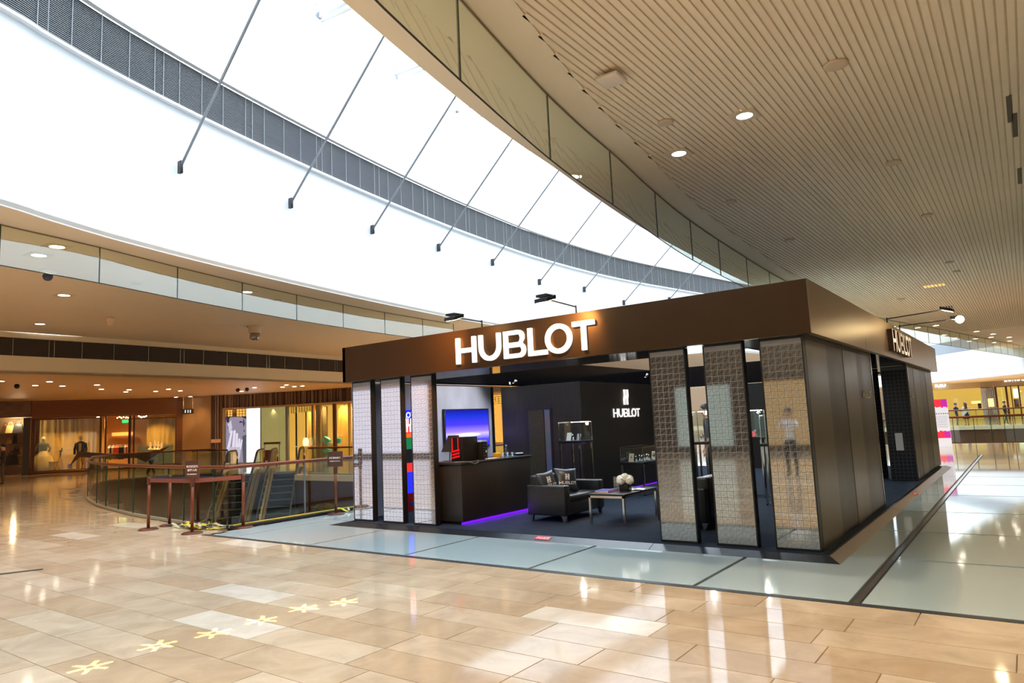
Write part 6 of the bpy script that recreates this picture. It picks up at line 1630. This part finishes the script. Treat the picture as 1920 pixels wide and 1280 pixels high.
# ================================================================== CEILING FIXTURES
M_dl = emat('downlight_glow',(1,.90,.72),11); M_dlf = mat('downlight_frame',(.70,.58,.44),.4); M_cap = mat('ceiling_cap',(.66,.53,.38),.5)
def downlight(p, label, r=.085, sq=True, group='lit ceiling downlights', power=0, z=None):
    e = empty('downlight', p, label=label, cat='downlight', group=group)
    m = MB(); s_ = r*1.55
    if sq:
        m.fill([[(-s_,-s_),(s_,-s_),(s_,s_),(-s_,s_)], arc(0,0,r,r,0,360,20)[:-1]], lambda u,v,d:(p[0]+u,p[1]+v,p[2]-d), .0,.012)
    else:
        m.fill([arc(0,0,r*1.3,r*1.3,0,360,20)[:-1], arc(0,0,r,r,0,360,20)[:-1]], lambda u,v,d:(p[0]+u,p[1]+v,p[2]-d), .0,.010)
    m.build('frame', M_dlf, e)
    m = MB(); m.lathe([(r,-.004),(r,.0)],p,16); m.build('lens', M_dl, e)
    return e
def ceil_pt(px,py,z): q = at(px,py,z); return (q.x,q.y,q.z)
near_spots = [((1396,216),'square-framed lit downlight, the higher of the two bright ones in the slatted ceiling'),((1273,287),'square-framed lit downlight nearest the glass barrier in the slatted ceiling')]
for (px,py),lb_ in near_spots: downlight(ceil_pt(px,py,H-.002),lb_,.10)
for k,(px,py) in enumerate(((1749,603),(1755,610),(1831,621),(1862,626),(1858,632),(1892,632),(1893,639))):
    q = ceil_pt(px,py,H-.002); downlight(q, 'small lit downlight at the far end of the slatted ceiling, '+['leftmost','just below the leftmost','alone above the steel-blue gap','upper of the middle pair','lower of the middle pair','upper of the right pair','lower of the right pair'][k], .13, False)
for k,(px,py,lb_) in enumerate(((107,462,'upper one of the bright pair behind the left glass barrier'),(73,478,'lower one of the bright pair behind the left glass barrier'),(120,553,'lit downlight on the plain left ceiling below the bright pair'),(75,607,'lit downlight low on the plain left ceiling near the louver strip'))):
    downlight(ceil_pt(px,py,H-.002),'square-framed lit downlight, '+lb_ if k<2 else lb_,.13)
e_ = at(464,547,H); downlight(ceil_pt(464,547,H-.002),'lit downlight glimpsed through the left glass barrier above the fifth pane',.12)
lows = [(66,722),(93,715),(117,723),(182,721),(190,729),(242,730),(236,734),(292,733),(316,729),(338,732),(330,744),(310,747),(357,743),(477,726),(530,725),(537,721),(552,724),(567,723),(453,733),(2,714)]
proto = None
for k,(px,py) in enumerate(lows):
    q = at(px,py,HC-.002)
    lb_ = 'tiny round lit downlight in the low ceiling over the left shops'
    if px > 440: lb_ = 'tiny round lit downlight in the low ceiling above the slatted jeweller header'
    if proto is None:
        proto = empty('downlight',(q.x,q.y,q.z),label=lb_,cat='downlight',group='tiny downlights of the low ceiling')
        m = MB(); m.lathe([(.13,-.012),(.13,0)],(0,0,0),14); m.build('frame',M_dlf,proto,False)
        m = MB(); m.lathe([(.10,-.017),(.10,-.012)],(0,0,0),14); m.build('lens',M_dl,proto,False)
    else: copy_tree(proto,(q.x,q.y,q.z),None,lb_)
# unlit round covers and other devices
caps = [(1567,120,.13,'large round unlit cover high in the slatted ceiling'),(1248,228,.10,'round unlit cover left of the bright downlight pair'),(1675,304,.11,'round unlit cover right of centre in the slatted ceiling'),(1370,377,.10,'small round unlit cover below the bright downlight pair'),(1738,402,.10,'small unlit cover toward the right edge of the slatted ceiling'),(1480,449,.10,'small unlit cover in the shaded part of the slatted ceiling'),(1780,491,.10,'small domed sensor on the slatted ceiling at right'),(1689,560,.12,'small sensor just above the booth side sign'),(1794,508,.09,'tiny sensor below the domed one'),(257,530,.14,'thin unlit cover seen in the second left glass pane'),(520,562,.12,'thin unlit cover seen in the fifth left glass pane')]
for px,py,r_,lb_ in caps:
    q = at(px,py,H); m = MB(); m.lathe([(r_,-.0),(r_,-.018),(r_*.85,-.03)],(q.x,q.y,q.z),20); tag(m.build('ceiling_cover',M_cap),lb_,'ceiling cover')
q = at(1146,145,H-.05); e = empty('wifi_box',q,label='square white access point hanging from the slatted ceiling',cat='device')
m = MB(); m.bbox(q.x-.13,q.x+.13,q.y-.13,q.y+.13,H-.10,H-.055,.015); m.build('housing',mat('box_white',(.78,.68,.58),.4),e)
m = MB(); m.cyl((q.x,q.y,H-.06),(q.x,q.y,H),.03,8); m.build('bracket',M_dkcopper,e)
q = at(1753,535,H); vt = empty('ceiling_vent',q,label='small yellow-lit slotted vent in the slatted ceiling above the booth side',cat='vent')
for k in range(6): m = MB(); m.box(q.x-.3+k*.1,q.x-.24+k*.1,q.y-.22,q.y+.22,H-.012,H-.001); m.build('slot',emat('vent_glow',(1,.62,.2),.9),vt)
for k,(px,py) in enumerate(((1893,205),(1903,235),(1912,330))):
    q = at(px,py,H); m = MB(); m.box(q.x-.03,q.x+.03,q.y-.5,q.y+.5,H-.006,H-.001); tag(m.build('slot_grille',mat('grille_dark',(.10,.08,.06),.6)),['upper dark slot grille at the right edge of the ceiling','middle dark slot grille at the right edge of the ceiling','lower dark slot grille at the right edge of the ceiling'][k],'grille')
q = at(478,616,H-.08); e = empty('ceiling_projector',q,label='round beige fixture with a glass barrel hanging from the plain left ceiling',cat='fixture')
m = MB(); m.lathe([(.26,0),(.26,-.04),(.20,-.05),(.20,-.22),(.17,-.24)],(q.x,q.y,H),20); m.build('housing',M_cap,e)
m = MB(); m.lathe([(.17,-.24),(.17,-.44),(.10,-.48)],(q.x,q.y,H),16); m.build('barrel',mat('barrel_grey',(.35,.33,.30),.15,metal=.8),e)
q = at(207,601,H-.1); e = empty('ceiling_speaker',q,label='small beige bullet speaker under the plain left ceiling',cat='speaker')
m = MB(); m.lathe([(.02,-.26),(.08,-.24),(.12,-.05),(.10,0)],(q.x,q.y,H),16); m.build('housing',mat('beige_plastic',(.80,.60,.38),.4),e)
q = at(90,506,H); e = empty('dome_camera',q,label='white dome security camera behind the left glass barrier',cat='camera')
m = MB(); m.lathe([(.16,0),(.16,-.06),(.12,-.10)],(q.x,q.y,H),18); m.build('housing',mat('cam_white',(.8,.8,.85),.35),e)
m = MB(); m.ball((q.x,q.y,H-.14),.10,.10,.10); m.build('lens_dome',mat('lens_blue',(.03,.05,.12),.1),e)
for k,(px,py,lb_) in enumerate(((32,720,'small dark camera on the low ceiling at far left'),(446,728,'small dark dome on the low ceiling left of the jeweller lights'),(463,727,'small dark camera on the low ceiling between jeweller lights'))):
    q = at(px,py,HC); m = MB(); m.ball((q.x,q.y,HC-.08),.10,.10,.10,8); m.cyl((q.x,q.y,HC-.06),(q.x,q.y,HC),.05,8); tag(m.build('dome_camera',M_black),lb_,'camera')

# ================================================================== LIGHTS OF THE ROOM
WARM = (1,.78,.52)
# spots at the lit downlights, plus fill spots added without fixtures along the ceilings
for x,y in ((-2.48,8.5),(-3.62,9.1),(-1.2,3),(-2.6,-1),(1.5,2),(1.5,8),(1.5,14),(4.5,5),(4.5,-4),(-1.5,16),(-3.6,20),(-1.5,24),(1,30),(-2.5,32),(-1,40),(2,52),(0,46),(-2.2,-6),(-6.6,-7)):
    spot('hall_spot', (x,y,H-.03), 265, WARM, 120, .9, .07)
for x,y in ((-14.5,5.3),(-15.4,5.3),(-19.2,7.3),(-24.3,8.6),(-14,-1),(-17,0),(-20,3),(-16.5,-6),(-22,-3),(-19,12),(-22,15),(-19,18),(-24,19),(-19,24)):
    spot('hall_spot', (x,y,H-.03), 210)
for x,y in ((-20,-9),(-25,-9),(-30,-9),(-36,-9)):
    spot('reflector_spot', (x,y,H-.03), 500, (1,.66,.32), 140, .9, .08, (0,-.8,-.5))  # added spots that light the orange wall for the fascia's warm reflection
for px,py in lows:
    q = at(px,py,HC-.03); spot('low_spot', (q.x,q.y,HC-.03), 95, (1,.62,.28), 125, .9, .08)
for x,y in ((-30,5),(-34,8),(-37,12),(-36,4),(-29,17),(-40,9)):
    spot('low_spot', (x,y,HC-.03), 95)
for x,y in ((-8,60.5),(-3,60.5),(1.5,60.5),(-5,68),(0,68),(4,64),(-1,74),(-6,74)): spot('far_spot', (x,y,3.4), 420, (1,.74,.42), 140, .9, .1)
# invented shop windows behind the camera, glowing for the mirror pillars to reflect
bs = empty('wall_invented_shops',(-8,-12,0),kind='structure')
for k,x in enumerate((-22,-16,-11,-7.6,-4.2,-.8,3)):
    m = MB(); m.box(x-1.2,x+1.2,-11.98,-11.9,.3,2.8); m.build('shop_window_glow', emat('warm_window_%d'%(k%3),[(1,.66,.3),(1,.8,.55),(.75,.9,.8)][k%3],.45), bs)
    m = MB(); m.box(x-1.3,x-1.2,-11.98,-11.85,0,2.9); m.box(x+1.2,x+1.3,-11.98,-11.85,0,2.9); m.box(x-1.3,x+1.3,-11.98,-11.85,2.8,2.9); m.build('shop_window_frame', M_dkcopper, bs)
m = MB(); m.box(-33.5,-26.8,-11.98,-11.9,.2,4.6); m.build('shop_window_glow', emat('lavender_window',(.86,.84,1),1.2), bs)
for k,(x,y,r_) in enumerate(((-2.2,-1.5,.5),(-4.9,-5.5,.7),(-1,-6,.7),(-3.4,-9.5,.6))):
    m = MB(); m.lathe([(r_,0),(r_,-.05),(r_*.9,-.08)],(x,y,H),28); tag(m.build('gold_ceiling_disc', emat('gold_disc',(1,.58,.12),1.0)),['gold ceiling disc mirrored at the left of the rightmost pillar','gold ceiling disc mirrored in the middle pillar','gold ceiling disc mirrored at the right of the rightmost pillar','gold ceiling disc mirrored lowest in the rightmost pillar'][k],'ceiling lamp')
# star-shaped light patterns thrown on the marble by small gobo projectors
def gobo():
    l = bpy.data.lights.new('star_gobo','SPOT'); l.energy = 170; l.color = (1,.72,.12); l.spot_size = math.radians(7); l.spot_blend=.0; l.shadow_soft_size=.002; l.use_nodes=True
    t = l.node_tree; em = t.nodes['Emission']; tc = nn(t,'ShaderNodeTexCoord'); sp = nn(t,'ShaderNodeSeparateXYZ'); t.links.new(tc.outputs['Normal'],sp.inputs[0])
    def mth(op,a,b=None):
        n_ = nn(t,'ShaderNodeMath',operation=op)
        for i,v in enumerate((a,b)):
            if v is None: continue
            if isinstance(v,(int,float)): n_.inputs[i].default_value=v
            else: t.links.new(v,n_.inputs[i])
        return n_.outputs[0]
    x,y = sp.outputs[0],sp.outputs[1]
    r = mth('SQRT',mth('ADD',mth('MULTIPLY',x,x),mth('MULTIPLY',y,y))); a = mth('ARCTAN2',y,x)
    c = mth('ABSOLUTE',mth('SINE',mth('MULTIPLY',a,3.0))); wdt = mth('MULTIPLY',c,r)
    m1 = mth('LESS_THAN',wdt,.009); m2 = mth('GREATER_THAN',r,.006); m3 = mth('LESS_THAN',r,.027)
    k = mth('MULTIPLY',mth('MULTIPLY',m1,m2),m3); t.links.new(mth('MULTIPLY',k,60.0), em.inputs['Strength'])
    return l
gl = gobo()
for k,(x,y) in enumerate(((-5.6,2.36),(-5.66,2.87),(-5.57,3.28),(-5.54,3.71),(-5.54,4.15),(-5.38,4.48))):
    o = bpy.data.objects.new('star_gobo', gl); COL.objects.link(o); src = Vector((-4.3,y-.2,H-.1)); o.location = src; o.rotation_euler = (Vector((x,y,0))-src).to_track_quat('-Z','Y').to_euler()
